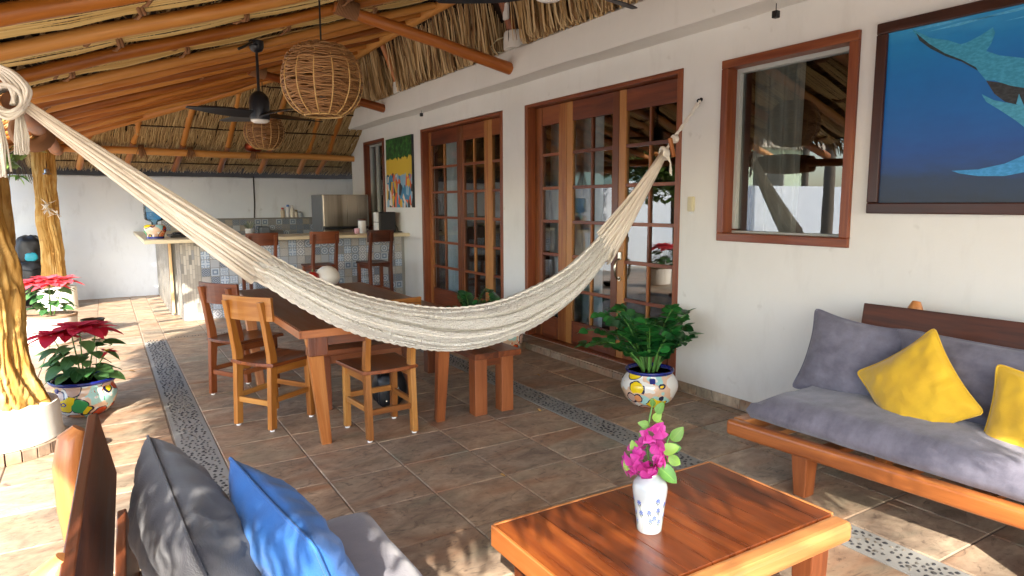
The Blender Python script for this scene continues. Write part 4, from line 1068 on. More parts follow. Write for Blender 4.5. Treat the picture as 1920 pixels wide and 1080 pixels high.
blob('body', (1.70, 4.5, .125), (.12, .09, .125), BLACK, bg_, 2); blob('pocket', (1.63, 4.41, .09), (.05, .03, .07), BLACK, bg_, 6)
for k, (x, z) in enumerate(((1.60, .17), (1.63, .06), (1.72, .14))): MB().lathe([(.008, 0), (.006, .006)], (x, 4.375+.01*k, z), 8).obj('rivet', CHROME, bg_)
MB().tube([(1.62, 4.45, .23), (1.66, 4.45, .30), (1.74, 4.46, .30), (1.78, 4.47, .22)], .012, 6).obj('strap', BLACK, bg_, smooth=True)
e1 = thing('ceramic_jar', 'white egg-shaped ceramic jar at the far end of the dining table', 'jar', (1.60, 5.64, TT))
MB().lathe([(.055, 0), (.085, .02), (.105, .06), (.10, .10), (.075, .14), (.04, .165), (.0, .172)], (1.60, 5.64, TT+.0005), 28).obj('body', M_plain('white_ceramic', '#e8e2d6', .35), e1, smooth=True)
e2 = thing('red_fruit', 'round red fruit beside the white egg-shaped jar', 'fruit', (1.485, 5.60, TT))
MB().lathe([(.03, 0), (.05, .015), (.06, .06), (.05, .11), (.02, .13), (.0, .125)], (1.465, 5.60, TT+.0005), 20).obj('flesh', M_plain('red_skin', '#a3241a', .3), e2, smooth=True)
MB().tube([(1.465, 5.60, TT+.127), (1.468, 5.60, TT+.15)], .004, 6).obj('stalk', L_STEM, e2)

# ------------------------------------------------------------------ hammock
hm = thing('hammock', 'cream woven cotton hammock strung across the patio from the plate pole to a wall hook', 'hammock', (1.6, 3.5, .6))
HT = [(.60, 1.222, 1.095), (.70, 1.195, 1.035), (.82, 1.125, .945), (1.065, 1.0, .788), (1.35, .905, .672), (1.70, .842, .588), (2.05, .862, .612), (2.35, .945, .70), (2.60, 1.065, .835), (2.80, 1.22, 1.0), (2.90, 1.31, 1.10)]
n, N = 300, 120; vs = []; gs = []; fs = []
def hsec(x):
    zt, zb = smooth_interp(HT, x); s = max(0, min(1, (x-.6)/2.3)); k = math.sin(PI*s)**.6 if 0 < s < 1 else 0
    return zt, zb, .055+.125*k
for j in range(N+1):
    s = j/N; x = .60+2.30*s; zt, zb, dp = hsec(x); k = math.sin(PI*s)**.5 if 0 < s < 1 else 0
    zt2, zb2, _ = hsec(min(2.9, x+.02)); zt1, zb1, _ = hsec(max(.6, x-.02)); sl = (zt2+zb2-zt1-zb1)/.08; nl = math.hypot(1, sl)
    h = (zt-zb)/2/nl; cz = (zt+zb)/2
    for i in range(n):
        th = 2*PI*i/n; c, q = math.cos(th), math.sin(th)
        ridge = 0
        for (pk, wd_, am) in ((3.60, .045, .24), (3.02, .05, .28), (2.50, .045, .22), (4.05, .04, .16), (2.05, .05, .18), (4.45, .05, .12)):
            dth = th-pk-.10*math.sin(2.4*s*PI+pk*3)-.04*fbm(s*5, pk); ridge -= am*math.exp(-(dth/wd_)**2)
        wv = .007*fbm(s*34, th*8, 1)+.014*fbm(s*7, th*2.4, 4)
        rr = 1+ridge*(.5+k)+wv*1.6
        edge = .004*math.sin(s*250) if abs(q) > .9 else 0
        dx = -sl/nl*h*q*rr; dz = h*q*rr/nl
        vs.append((x+dx, 3.50+dp*c*rr+.02*fbm(s*4, 2)-.02*q, cz+dz+edge)); gs.append((s*230, th*26, 0))
for j in range(N):
    for i in range(n): i2 = (i+1) % n; fs.append((j*n+i, j*n+i2, (j+1)*n+i2, (j+1)*n+i))
fs += [tuple(range(n-1, -1, -1)), tuple(N*n+i for i in range(n))]
mb = MB(); mb.add(vs, fs, gs); mb.obj('net', NET, hm, smooth=True)
# braided edge cords along top and bottom rims and along the folds
for th0, rad in ((1.62, .007), (4.68, .008), (4.35, .005), (3.3, .004)):
    mb = MB()
    for ph in (0, PI):
        pts = []
        for j in range(0, N+1):
            s = j/N; x = .60+2.30*s; zt, zb, dp = hsec(x); c, q = math.cos(th0), math.sin(th0); h = (zt-zb)/2
            pts.append((x, 3.50+dp*1.02*c+.02*fbm(s*4, 2)-.02*q+rad*.7*math.cos(j*1.3+ph), (zt+zb)/2+h*1.0*q+rad*.8*math.sin(j*1.3+ph)))
        mb.tube(pts, rad*.8, 5)
    mb.obj('edge_braid', COTTON, hm, smooth=True)
KL = Vector((-.285, 3.5, 1.87)); KR = Vector((3.395, 3.5, 1.80))
sA, sB = MB(), MB()
for k in range(58):
    th = PI*(.5+(k % 29)/28.0); x = .66; zt, zb, dp = hsec(x); h = (zt-zb)/2; fr_ = (k % 29)/28.; dp *= (1 if k < 29 else .3)
    e = Vector((x+.05*math.sin(k*2.1), 3.5+dp*.95*math.cos(th), (zt+zb)/2+h*math.sin(th)))
    a = KL+Vector((.02, -.03*math.cos(k), .032-.038*fr_))
    pts = []
    for i in range(7):
        u = i/6; p = a.lerp(e, u); p.z -= .006*math.sin(PI*u); p.y += .008*math.sin(k*3+u*4); pts.append(p)
    (sA if k % 4 else sB).tube(pts, [.0072, .008, .009, .009, .009, .0085, .007], 6)
for k in range(58):
    th = PI*(.5+(k % 29)/28.0); x = 2.84; zt, zb, dp = hsec(x); h = (zt-zb)/2; fr_ = (k % 29)/28.; dp *= (1 if k < 29 else .3)
    e = Vector((x-.05*math.sin(k*2.1), 3.5+dp*.95*math.cos(th), (zt+zb)/2+h*math.sin(th)))
    a = KR+Vector((.0, -.02*math.cos(k), .022-.045*fr_)); pts = [a.lerp(e, i/5)+Vector((0, 0, -.02*math.sin(PI*i/5))) for i in range(6)]
    (sA if k % 4 else sB).tube(pts, [.007, .0085, .009, .009, .0085, .007], 6)
sA.obj('string', STRING, hm, smooth=True, kind='stuff'); sB.obj('string', STRING2, hm, smooth=True, kind='stuff')
mb = MB()
for k in range(4): mb.tube([KR+Vector((.012*k-.02+.022*math.cos(t*PI/5)*.3, .03*math.cos(t*PI/5), .034*math.sin(t*PI/5)-.004*k)) for t in range(10)], .012, 6, closed=True)
for k in range(5): mb.tube([KR+Vector((.02*math.cos(k), -.02, -.02)), KR+Vector((.03, -.03, -.07)), KR+Vector((.035+.01*math.sin(k*2), -.03, -.12-.01*k))], .005, 5)
mb.obj('knot', COTTON, hm, smooth=True)
mb = MB()
for ph in (0, PI):
    mb.tube([KR.lerp(Vector((3.728, 3.5, 2.175)), u/24)+Vector((0, .008*math.cos(u*.9+ph), .008*math.sin(u*.9+ph))) for u in range(25)], .0085, 6)
mid = KR.lerp(Vector((3.728, 3.5, 2.175)), .26)
for k in range(3): mb.tube([mid+Vector((.008*k, .022*math.cos(t*PI/5), .022*math.sin(t*PI/5))) for t in range(10)], .010, 6, closed=True)
mb.obj('rope', COTTON, hm, smooth=True)
tg = MB().bar(KR+Vector((.03, -.02, .10)), KR+Vector((.07, -.02, -.03)), .02, .028).obj('toggle', W_SOFA, hm, bevel=.004)
# loops and tassels where it is slung over the pole end
mb = MB()
for k in range(26):
    c = KL+Vector((-.012+RND(-.008, .008), .07-.0065*k, .0)); R_ = .05+RND(-.004, .010)
    mb.tube([c+Vector((R_*math.cos(t*PI/14), .006*math.sin(t), R_*1.05*math.sin(t*PI/14)+.01)) for t in range(28)], .0072, 5, closed=True)
for k in range(16):
    a = KL+Vector((-.05-.004*k, -.03+RND(-.03, .03), .05)); q = RND(.8, 1.2)
    mb.tube(spl([a, a+Vector((.02, -.03, .045*q+.03)), a+Vector((.07*q, -.05, .055*q)), a+Vector((.11*q, -.04, .0)), a+Vector((.105, -.02, -.06))]), .006, 5)
for k in range(12):
    a = KL+Vector((-.06, -.04+RND(-.02, .02), -.03)); q = RND(.7, 1.2)
    mb.tube(spl([a+Vector((-.02*q, 0, .04)), a+Vector((.0, -.03, -.01*q)), a+Vector((.05, -.03, -.035*q)), a+Vector((.10, -.02, -.0))]), .007, 5)
mb.obj('knot', COTTON, hm, smooth=True)
for (dx, dy, L, nn) in ((-.055, -.06, .235, 46), (.015, .05, .14, 26)):
    mb = MB()
    for k in range(nn):
        a = RND(0, 2*PI); r = RND(0, .03); p = KL+Vector((dx, dy, -.06)); sp = RND(.5, 1.4)
        mb.tube([p+Vector((r*math.cos(a)*.4, r*math.sin(a)*.4, .03)), p+Vector((r*math.cos(a), r*math.sin(a), -L*.5)), p+Vector((r*math.cos(a)*sp, r*math.sin(a)*sp, -L*RND(.9, 1.06)))], .004, 4)
    mb.obj('tassel', COTTON, hm, smooth=True)
hk = thing('wall_hook', 'small black iron hook in the wall holding the hammock rope', 'hook', (WX, 3.5, 2.187))
MB().tube([(WX+.004, 3.5, 2.187), (WX-.03, 3.5, 2.187), (WX-.04, 3.5, 2.18), (WX-.038, 3.5, 2.165), (WX-.02, 3.5, 2.162)], .006, 8).obj('shank', BLACK, hk, smooth=True)
MB().tube([(WX-.0005, 3.5, 2.187), (WX-.006, 3.5, 2.187)], .014, 12).obj('collar', BLACK, hk)

# ------------------------------------------------------------------ pendant lamps and fans
def rattan_lamp(label, c, R_, ztop, rot, rows=100):
    t = thing('pendant_lamp', label, 'lamp', (c[0], c[1], c[2]), rot, 'round rattan pendant lamps')
    def prof(v):  # v -1..1 bottom to top : radius, height
        a = v*1.16; return R_*math.cos(a)**.82, R_*.94*math.sin(a)
    w = MB()
    for i in range(rows):
        v = -1+2*i/(rows-1); r, z = prof(v); s1, s2 = RND(0, 99), RND(.5, 1)
        pts = []
        for k in range(54):
            th = 2*PI*k/54; rr = r*(1+.016*math.sin(7*th+(i % 2)*PI)+.014*fbm(math.cos(th)*2, math.sin(th)*2, s1))
            pts.append((rr*math.cos(th), rr*math.sin(th), z+.016*s2*abs(math.sin(3.5*th+s1*.05))+.012*fbm(math.cos(th)*3, math.sin(th)*3, s1)))
        n0 = len(w.g); w.tube(pts, R_*.019*RND(.75, 1.4), 4, closed=True); cc = RND(.1, .8)
        for q in range(n0, len(w.g)): w.g[q] = (w.g[q][0], cc, w.g[q][2])
    w.obj('weave', RATTAN, t, smooth=True, kind='stuff', local=True)
    for k in range(14):
        th = 2*PI*k/14; pts = []
        for i in range(15):
            r, z = prof(-1+2*i/14); pts.append((r*1.02*math.cos(th), r*1.02*math.sin(th), z))
        MB().tube(pts, R_*.02, 6).obj('rib', RATTANL, t, smooth=True, local=True)
    for v in (-1, 1):
        r, z = prof(v); MB().tube([(r*math.cos(k*PI/20), r*math.sin(k*PI/20), z) for k in range(40)], R_*.026, 6, closed=True).obj('hoop', RATTANL, t, smooth=True, local=True)
    L = ztop-c[2]
    MB().tube([(0, 0, .02), (0, 0, L)], .006, 6).obj('cord', BLACK, t, local=True)
    MB().tube([(0, 0, -.03), (0, 0, .03)], .022, 12).obj('socket', BLACK, t, local=True, smooth='auto')
    b = MB()
    b.tube([(.017*math.cos(k*.7), .017*math.sin(k*.7), -.035-.0022*k) for k in range(42)], .0075, 6); b.lathe([(.02, -.045), (.024, -.03), (.02, -.026)], (0, 0, 0), 14)
    b.obj('bulb', WHITEG, t, local=True, smooth=True)
    return t
rattan_lamp('large round rattan pendant lamp in front of the roof poles', (1.335, 4.64, 2.275), .262, zl(1.335)+.06, .2)
rattan_lamp('smaller looking rattan pendant lamp hanging behind the black ceiling fan', (1.985, 9.78, 2.44), .262, 3.2, .8)
def fan(label, c, ztop, rot, R_=.68, nb=4):
    t = thing('ceiling_fan', label, 'ceiling fan', c, rot, 'black ceiling fans'); K = dict(parent=t, local=True)
    MB().lathe([(.084, -.10), (.09, -.085), (.09, .06), (.08, .11), (.045, .15), (.022, .16)], (0, 0, 0), 32).obj('motor', NAVY, smooth='auto', **K)
    MB().lathe([(.02, -.13), (.06, -.128), (.08, -.115), (.084, -.1005)], (0, 0, 0), 32).obj('light', WHITEG, smooth=True, **K)
    L = ztop-c[2]
    MB().tube([(0, 0, .12), (0, 0, L-.03)], .013, 10).obj('downrod', NAVY, smooth='auto', **K)
    MB().lathe([(.02, L-.10), (.05, L-.085), (.066, L-.05), (.066, L), (.05, L+.005)], (0, 0, 0), 24).obj('canopy', NAVY, smooth='auto', **K)
    for k in range(nb):
        a = 2*PI*k/nb; vs = []; fs = []; n = 12
        for i in range(n+1):
            s = i/n; r = .07+(R_-.07)*s; w = .065+.07*math.sin(PI*min(1, s*.9+.12))*(1-.25*s); tw = .42*(1-s)+.14; sw = .10*s*s
            if i == n: w *= .75
            for sg, dz in ((-1, .004), (1, .004), (1, -.004), (-1, -.004)):
                px, py = r, sg*w/2+sw; z = sg*w/2*math.sin(tw)+dz-.055; vs.append((px*math.cos(a)-py*math.sin(a), px*math.sin(a)+py*math.cos(a), z))
        for i in range(n):
            for q in range(4): p = i*4+q; p2 = i*4+(q+1) % 4; fs.append((p, p2, p2+4, p+4))
        fs += [(3, 2, 1, 0), (n*4, n*4+1, n*4+2, n*4+3)]
        MB().add(vs, fs).obj('blade', BLADE, bevel=.002, smooth='auto', **K)
    return t
fan('black ceiling fan with a round white light hung between the two rattan lamps', (1.318, 6.66, 2.335), zl(1.318)+.05, math.radians(12))
fan('black ceiling fan above the hammock with only its blade tips in view', (2.175, 3.16, 2.686), zl(2.175)+.05, math.radians(-1.7), .69, 3)
MB().tube([(1.33, 6.62, zl(1.33)+.0), (1.26, 6.55, zl(1.26)+.03), (1.18, 6.48, zl(1.18)+.0), (1.12, 6.42, zl(1.12)-.02)], .012, 6).obj('cable', BLACK, roof, smooth=True)
cpp = thing('copper_pot', 'copper coloured pot standing on the far plate pole under the thatch', 'pot', (2.12, 11.29, 2.285))
MB().lathe([(.09, 0), (.13, .03), (.15, .09), (.14, .13), (.12, .135)], (2.12, 11.29, 2.282), 24).obj('bowl', COPPER, cpp, smooth='auto')
for k, (yy, lb) in enumerate(((2.80, 'small black spotlight hanging from the beam above the sofa window'), (8.165, 'small black spotlight hanging from the beam above the far door'))):
    t = thing('spotlight', lb, 'spotlight', (3.62, yy, 2.61), 0, 'small black spotlights under the beam')
    MB().box(3.602, 3.638, yy-.018, yy+.018, 2.575, 2.618).obj('head', BLACK, t, bevel=.004); MB().tube([(3.62, yy, 2.618), (3.62, yy, 2.662)], .003, 5).obj('wire', BLACK, t)
sp = thing('wall_speaker', 'black speaker bracketed under the far end of the beam', 'speaker', (3.66, 11.6, 2.55))
MB().box(3.58, 3.74, 11.52, 11.68, 2.44, 2.60).obj('cabinet', BLACK, sp, bevel=.01); MB().box(3.64, 3.68, 11.58, 11.62, 2.60, 2.665).obj('bracket', BLACK, sp)
MB().tube([(3.579, 11.6, 2.52), (3.572, 11.6, 2.52)], .05, 20).obj('grille', NAVY, sp)

# ------------------------------------------------------------------ pictures and switch
pic = thing('whale_painting', 'large blue painting of whales under water in a dark wooden frame', 'painting', (WX, 1.45, 1.9))
y0, y1, z0, z1, f_ = .62, 2.206, 1.385, 2.419, .06
mb = MB(); xa = WX-.040
mb.box(xa, WX-.001, y0, y0+f_, z0+f_, z1-f_); mb.box(xa, WX-.001, y1-f_, y1, z0+f_, z1-f_); mb.box(xa, WX-.001, y0, y1, z0, z0+f_-.0005); mb.box(xa, WX-.001, y0, y1, z1-f_+.0005, z1)
mb.obj('frame', W_FRAME, pic, bevel=.006)
def M_sea():
    b = NB('painted_sea'); p = b.pos(); s = b.n('ShaderNodeSeparateXYZ', {0: p}); n = b.noise(b.vec(p, (1, 3, 9)), 1.5, 5, .6); n2 = b.noise(p, 9, 4, .6)
    f = b.math('ADD', b.math('DIVIDE', b.math('SUBTRACT', s.outputs[2], 1.44), .92), b.math('MULTIPLY', b.math('SUBTRACT', n, .5), .16))
    col = b.ramp(f, [(0, '#22282c'), (.13, '#22344c'), (.3, '#15509c'), (.5, '#0c68b6'), (.75, '#0d78c2'), (.9, '#1486c8'), (1, '#3aa2d8')])
    return b.pbsdf(b.mix(b.math('MULTIPLY', n2, .25), col, '#0a3f7a'), .35, b.bump(n2, .15, .003))
MB().box(WX-.022, WX-.012, y0+f_-.005, y1-f_+.005, z0+f_-.005, z1-f_+.005).obj('canvas', M_sea(), pic)
def paint(pts, col, lift, name):
    b = NB('paint_'+name); n = b.noise(b.vec(b.pos(), (1, 14, 30)), 3, 4, .6); c2 = tuple(min(1, c*1.35+.03) for c in lin(col))+(1,)
    mat = b.pbsdf(b.mix(b.ramp(n, [(.4, '#000000'), (.75, '#ffffff')]), rgba(col), c2), .4)
    n_ = len(pts); x = WX-.0225-lift; mb = MB()
    mb.add([(x, p[0], p[1]) for p in pts], [tuple(range(n_))]); o = mb.obj(name, mat, pic)
    return o
paint([(2.026, 2.358), (1.928, 2.292), (1.836, 2.26), (1.779, 2.23), (1.748, 2.234), (1.691, 2.255), (1.64, 2.282), (1.629, 2.255), (1.641, 2.208), (1.661, 2.175), (1.602, 2.144), (1.49, 2.11), (1.2, 2.09), (.75, 2.02), (.75, 1.93), (1.2, 1.95), (1.48, 1.973), (1.546, 1.995), (1.616, 2.03), (1.651, 2.035), (1.69, 2.087), (1.766, 2.143), (1.843, 2.183), (1.924, 2.238), (1.981, 2.289)], '#2f8fb0', .0012, 'whale_back')
paint([(1.651, 2.034), (1.57, 2.01), (1.48, 1.972), (1.2, 1.949), (.75, 1.929), (.75, 1.78), (1.2, 1.82), (1.473, 1.887), (1.563, 1.923), (1.611, 1.967)], '#23282c', .0008, 'whale_belly')
paint([(2.0, 2.33), (1.93, 2.262), (1.85, 2.20), (1.77, 2.155), (1.70, 2.105), (1.69, 2.087), (1.766, 2.143), (1.843, 2.183), (1.924, 2.238), (1.981, 2.289)], '#1c2b33', .0020, 'shaded_edge')
paint([(1.665, 1.972), (1.608, 1.935), (1.517, 1.905), (1.472, 1.885), (1.1, 1.86), (.9, 1.80), (1.1, 1.76), (1.466, 1.789), (1.512, 1.831), (1.583, 1.888), (1.643, 1.933)], '#3a94b4', .0026, 'calf')
paint([(1.514, 1.905), (1.506, 1.952), (1.478, 1.886)], '#3f9cc0', .0032, 'calf_fin')
paint([(1.776, 1.606), (1.653, 1.608), (1.54, 1.630), (1.456, 1.668), (1.2, 1.74), (1.1, 1.72), (1.25, 1.64), (1.45, 1.587), (1.536, 1.571), (1.651, 1.575), (1.737, 1.591)], '#2a86c0', .0016, 'flipper')
for a in ((2.06, 1.72, 2.345, 2.35), (1.95, 1.62, 2.325, 2.337), (1.75, 1.35, 2.335, 2.352), (1.6, 1.05, 2.30, 2.33), (1.3, .8, 2.34, 2.35)):
    paint([(a[0], a[2]), ((a[0]+a[1])/2, a[2]+.012), (a[1], a[3]), ((a[0]+a[1])/2, a[2]-.002)], '#4fa6d0', .0009, 'wave_stroke')
pic2 = thing('abstract_painting', 'narrow unframed canvas of green trees over a yellow sky and orange and blue strokes', 'painting', (WX, 9.2, 1.9))
def M_abs():
    b = NB('painted_abstract'); p = b.pos(); s = b.n('ShaderNodeSeparateXYZ', {0: p}); n = b.noise(b.vec(p, (1, 7, 2.5)), 2, 5, .6)
    f = b.math('ADD', b.math('DIVIDE', b.math('SUBTRACT', s.outputs[2], 1.4), 1.01), b.math('MULTIPLY', b.math('SUBTRACT', n, .5), .22))
    vo = b.n('ShaderNodeTexVoronoi', {'Vector': b.vec(p, (1, 9, 5)), 'Scale': 1.6}).outputs['Color']; sp_ = b.n('ShaderNodeSeparateColor', {0: vo})
    mosc = b.ramp(sp_.outputs[0], [(0, '#1c2024'), (.2, '#d9602a'), (.34, '#e9d6c2'), (.5, '#3f87b0'), (.66, '#8fb6cc'), (.8, '#d8b03a'), (.9, '#23282c')], 'CONSTANT')
    grn = b.ramp(b.noise(p, 16, 4, .6), [(.35, '#0f2a14'), (.6, '#2d6a2c'), (.75, '#6a9a3a')])
    c = b.mix(b.math('GREATER_THAN', f, .47), mosc, '#dcb93a'); c = b.mix(b.math('GREATER_THAN', f, .70), c, grn)
    return b.pbsdf(c, .5)
MB().box(WX-.035, WX-.001, 8.735, 9.71, 1.40, 2.405).obj('canvas', M_abs(), pic2, bevel=.003)
MB().box(WX-.034, WX-.002, 8.725, 8.7345, 1.40, 2.405).obj('edge', M_plain('canvas_edge', '#2a2d30', .7), pic2)
sw = thing('remote_holder', 'cream plastic wall switch between the near door and the sofa window', 'wall switch', (WX, 3.56, 1.43))
MB().box(WX-.022, WX-.0005, 3.53, 3.59, 1.385, 1.495).obj('body', CREAMP, sw, bevel=.008); MB().box(WX-.027, WX-.0225, 3.538, 3.56, 1.41, 1.485).obj('rocker', CREAMP, sw, bevel=.002)
MB().box(WX-.012, WX-.001, 3.545, 3.575, 1.365, 1.384).obj('tab', WHITEP, sw); sw.name = 'wall_switch'

# ------------------------------------------------------------------ sofas
def pillow_mesh(w, h, t, seed, n=30, puff=.55, wr=.03, ears=.06):
    mb = MB(); vs = []; fs = []
    for sd in (1, -1):
        for j in range(n+1):
            for i in range(n+1):
                u, v = i/n*2-1, j/n*2-1
                e = (max(0, 1-abs(u)**2.6)*max(0, 1-abs(v)**2.6))**puff
                px = u*w/2*(1-.06*(1-v*v)*abs(u)**3+ears*abs(u*v)**3-.06*abs(u*v)**14); py = v*h/2*(1-.06*(1-u*u)*abs(v)**3+ears*abs(u*v)**3-.06*abs(u*v)**14)
                rad = math.hypot(u, v)+.01; d = .5*t*e*(1-.06*rad*rad); ang = math.atan2(v, u)
                sr = max(0, min(1, (rad-.45)/.6)); sr = sr*sr*(3-2*sr)
                d += wr*t*e**.5*(math.sin(ang*17+seed+3*fbm(u*2, v*2, seed))*sr*.55+fbm(u*2.3, v*2.3, seed+sd)*1.3+.5*fbm(u*6, v*6, seed+9))
                vs.append((px, py, sd*d))
    m1 = n+1; o = m1*m1
    for j in range(n):
        for i in range(n): a = j*m1+i; fs += [(a, a+1, a+m1+1, a+m1), (o+a, o+a+m1, o+a+m1+1, o+a+1)]
    for i in range(n):
        for a, b2 in ((i, i+1), (n*m1+i+1, n*m1+i), ((i+1)*m1, i*m1), (i*m1+n, (i+1)*m1+n)): fs.append((a, o+a, o+b2, b2))
    mb.add(vs, fs); return mb
def pillow(name, label, mat, w, h, t, M, seed, **kw):
    me = pillow_mesh(w, h, t, seed, **kw).mesh(name, mat); o = bpy.data.objects.new(name, me); C.objects.link(o); o.matrix_basis = M
    fin(o, 0, True); tag(o, label, 'pillow'); n = kw.get('n', 30); m1 = n+1
    vv = me.vertices; rim = [i for i in range(n)]+[j*m1+n for j in range(n)]+[n*m1+i for i in range(n, 0, -1)]+[j*m1 for j in range(n, 0, -1)]
    pm_ = MB(); pm_.tube([(vv[i].co.x*1.004, vv[i].co.y*1.004, 0) for i in rim], .0042, 6, closed=True); pm_.obj('piping', mat, o, smooth=True, local=True)
    return o
def frame_M(c, ux, uy):
    ux = Vector(ux).normalized(); uy = Vector(uy); uy = (uy-ux*uy.dot(ux)).normalized(); uz = ux.cross(uy)
    return Matrix(((ux.x, uy.x, uz.x, c[0]), (ux.y, uy.y, uz.y, c[1]), (ux.z, uy.z, uz.z, c[2]), (0, 0, 0, 1)))
def soft_box(x0, x1, y0, y1, z0, z1, seed, n=26, m_=12, r=.05, bulge=.03, wr=.012):
    """upholstered slab with soft edges"""
    mb = MB(); vs = []; fs = []; NX, NY = m_, n; 
    def P(u, v, w):   # -1..1
        x, y_, z = u, v, w
        X = (x0+x1)/2+(x1-x0)/2*x*(1-.03*abs(z)**6); Y = (y0+y1)/2+(y1-y0)/2*y_*(1-.012*abs(z)**6)
        ex = min((1-abs(x))*(x1-x0)/2, (1-abs(y_))*(y1-y0)/2); rr = 1-max(0, 1-ex/r)**2*.55
        Z = (z0+z1)/2+(z1-z0)/2*z*(rr if z > 0 else 1-.3*(1-rr))
        if z > 0: Z += z*(bulge*(1-x*x)*(1-y_**4)+wr*fbm(X*4, Y*4, seed)+wr*.8*fbm(X*11, Y*9, seed+4))
        return (X+wr*.9*abs(z)*fbm(Y*5, z, seed+7)*abs(x), Y, Z)
    for w in (1, -1):
        for j in range(NY+1):
            for i in range(NX+1): vs.append(P(i/NX*2-1, j/NY*2-1, w))
    m1 = NX+1; o = m1*(NY+1)
    for j in range(NY):
        for i in range(NX): a = j*m1+i; fs += [(a, a+1, a+m1+1, a+m1), (o+a, o+a+m1, o+a+m1+1, o+a+1)]
    # sides with a mid row so they bulge
    ring = [i for i in range(m1)]+[j*m1+NX for j in range(1, NY+1)]+[NY*m1+i for i in range(NX-1, -1, -1)]+[j*m1 for j in range(NY-1, 0, -1)]
    b0 = len(vs); cx, cy = (x0+x1)/2, (y0+y1)/2
    for a in ring:
        p, q = Vector(vs[a]), Vector(vs[o+a]); c = p.lerp(q, .5); dx = 1 if abs(abs(p.x-cx)-(x1-x0)/2) < .03 else 0; dy = 1 if abs(abs(p.y-cy)-(y1-y0)/2) < .03 else 0
        c.x += math.copysign(.018*dx, p.x-cx); c.y += math.copysign(.018*dy, p.y-cy); vs.append(tuple(c))
    K = len(ring)
    for k in range(K):
        a, b2 = ring[k], ring[(k+1) % K]; c, d_ = b0+k, b0+(k+1) % K
        fs += [(b2, a, c, d_), (d_, c, o+a, o+b2)]
    mb.add(vs, fs); return mb
RS = thing('sofa', 'low wooden sofa with grey suede cushions against the house wall', 'sofa', (3.2, 1.35, 0))
SZ = .30
def rx(yy): return 2.775+.075*(2.355-yy)     # front face of the seat frame runs slightly off square
MB().bar((rx(2.355)+.03, 2.355, SZ-.042), (rx(-.1)+.03, -.1, SZ-.042), .06, .084).obj('front_rail', W_SOFA, RS, bevel=.018, segs=3)
MB().bar((3.62, 2.33, SZ-.05), (3.62, -.1, SZ-.05), .05, .08).obj('back_rail', W_SOFA, RS, bevel=.01)
MB().bar((rx(2.33)+.061, 2.315, SZ-.036), (3.594, 2.315, SZ-.036), .08, .072).obj('end_rail', W_SOFA, RS, bevel=.008)
for i, yy in enumerate((2.17, 1.85, 1.53, 1.21, .89, .57, .25)): MB().bar((rx(yy)+.062, yy, SZ-.045), (3.594, yy, SZ-.045), .09, .03).obj('slat', W_SOFA, RS, bevel=.003)
for yy, xx in ((1.95, 2.885), (.98, 2.955), (1.95, 3.60), (.98, 3.60), (.05, 3.02)):
    MB().bar((xx+.004, yy, .001), (xx, yy, SZ-.0845), .065, .075, up=(1, 0, 0), w1=.085, h1=.10).obj('leg', W_RED if xx < 2.95 else W_SOFA, RS, bevel=.006)
MB().bar((3.49, 2.055, .817), (3.56, -.1, .817), .03, .178, up=(.16, 0, 1)).obj('back_plank', W_DARK, RS, bevel=.005)
MB().bar((3.47, 2.30, .58), (3.54, -.1, .58), .03, .16, up=(.16, 0, 1)).obj('back_plank', W_DARK, RS, bevel=.005)
for yy in (1.83, .62):
    m_ = MB(); vs = []
    m_.tube([(3.60, yy, .27), (3.575, yy, .5), (3.56, yy, .75), (3.575, yy, .90), (3.585, yy, .935)], [.04, .04, .04, .036, .02], 12); m_.obj('back_post', W_SOFA, RS, smooth='auto')
m_ = soft_box(2.865, 3.50, .0, 2.285, SZ+.003, SZ+.135, 3.0); 
m_.v = [(v[0]+.06*(2.285-v[1])/2.3*(1 if v[0] < 3.2 else .3), v[1], v[2]) for v in m_.v]
m_.obj('seat_cushion', F_GREY, RS, smooth=True)
m_ = pillow_mesh(1.45, .40, .20, 5.0, n=40, puff=.4, wr=.05)
lb = pillow('back_pillow', 'long grey suede back pillow leaning on the sofa plank', F_GREY, 1.35, .42, .19, frame_M((3.40, 1.15, .60), (.03, -1, 0), (.32, 0, 1)), 5.0, n=44, puff=.42, wr=.06)
pillow('throw_pillow', 'grey suede square pillow with a pointed corner at the far end of the sofa', F_GREY, .50, .44, .17, frame_M((3.37, 2.04, .605), (.10, -1, -.10), (.30, -.06, 1)), 2.3, wr=.05, ears=.09)
pillow('throw_pillow', 'yellow velvet pillow standing on its corner on the grey sofa', F_YEL, .42, .42, .15, frame_M((3.215, 1.62, .565), (.10, -.72, .60), (.26, .66, .75)), 1.2, wr=.055, ears=.07)
pillow('throw_pillow', 'yellow velvet pillow cut off by the right edge of the view', F_YEL, .42, .42, .15, frame_M((3.21, 1.10, .53), (.06, -1, -.06), (.26, -.06, 1)), 7.7, wr=.05, ears=.07)

LS_ = thing('sofa', 'low wooden sofa in the left foreground with its plank back to the garden', 'sofa', (.25, 1.3, 0))
MB().bar((-.047, 2.26, .745), (-.098, .35, .745), .026, .20, up=(-.19, 0, 1)).obj('back_plank', W_DARK, LS_, bevel=.004)
MB().bar((.0, 2.26, .465), (-.05, .35, .465), .026, .14, up=(-.19, 0, 1)).obj('back_plank', W_DARK, LS_, bevel=.004)
for yy in (2.14, 1.34, .55):
    m_ = MB(); m_.tube([(-.08, yy, .26), (-.10, yy, .45), (-.118, yy, .62), (-.122, yy, .74), (-.112, yy, .815), (-.095, yy, .84)], [.046, .046, .046, .044, .038, .018], 14); m_.obj('back_post', W_SOFA, LS_, smooth='auto')
MB().bar((-.10, 2.30, .25), (-.12, .3, .25), .06, .085).obj('back_rail', W_SOFA, LS_, bevel=.012); MB().bar((.70, 2.20, .25), (.70, .3, .25), .06, .085).obj('front_rail', W_SOFA, LS_, bevel=.016)
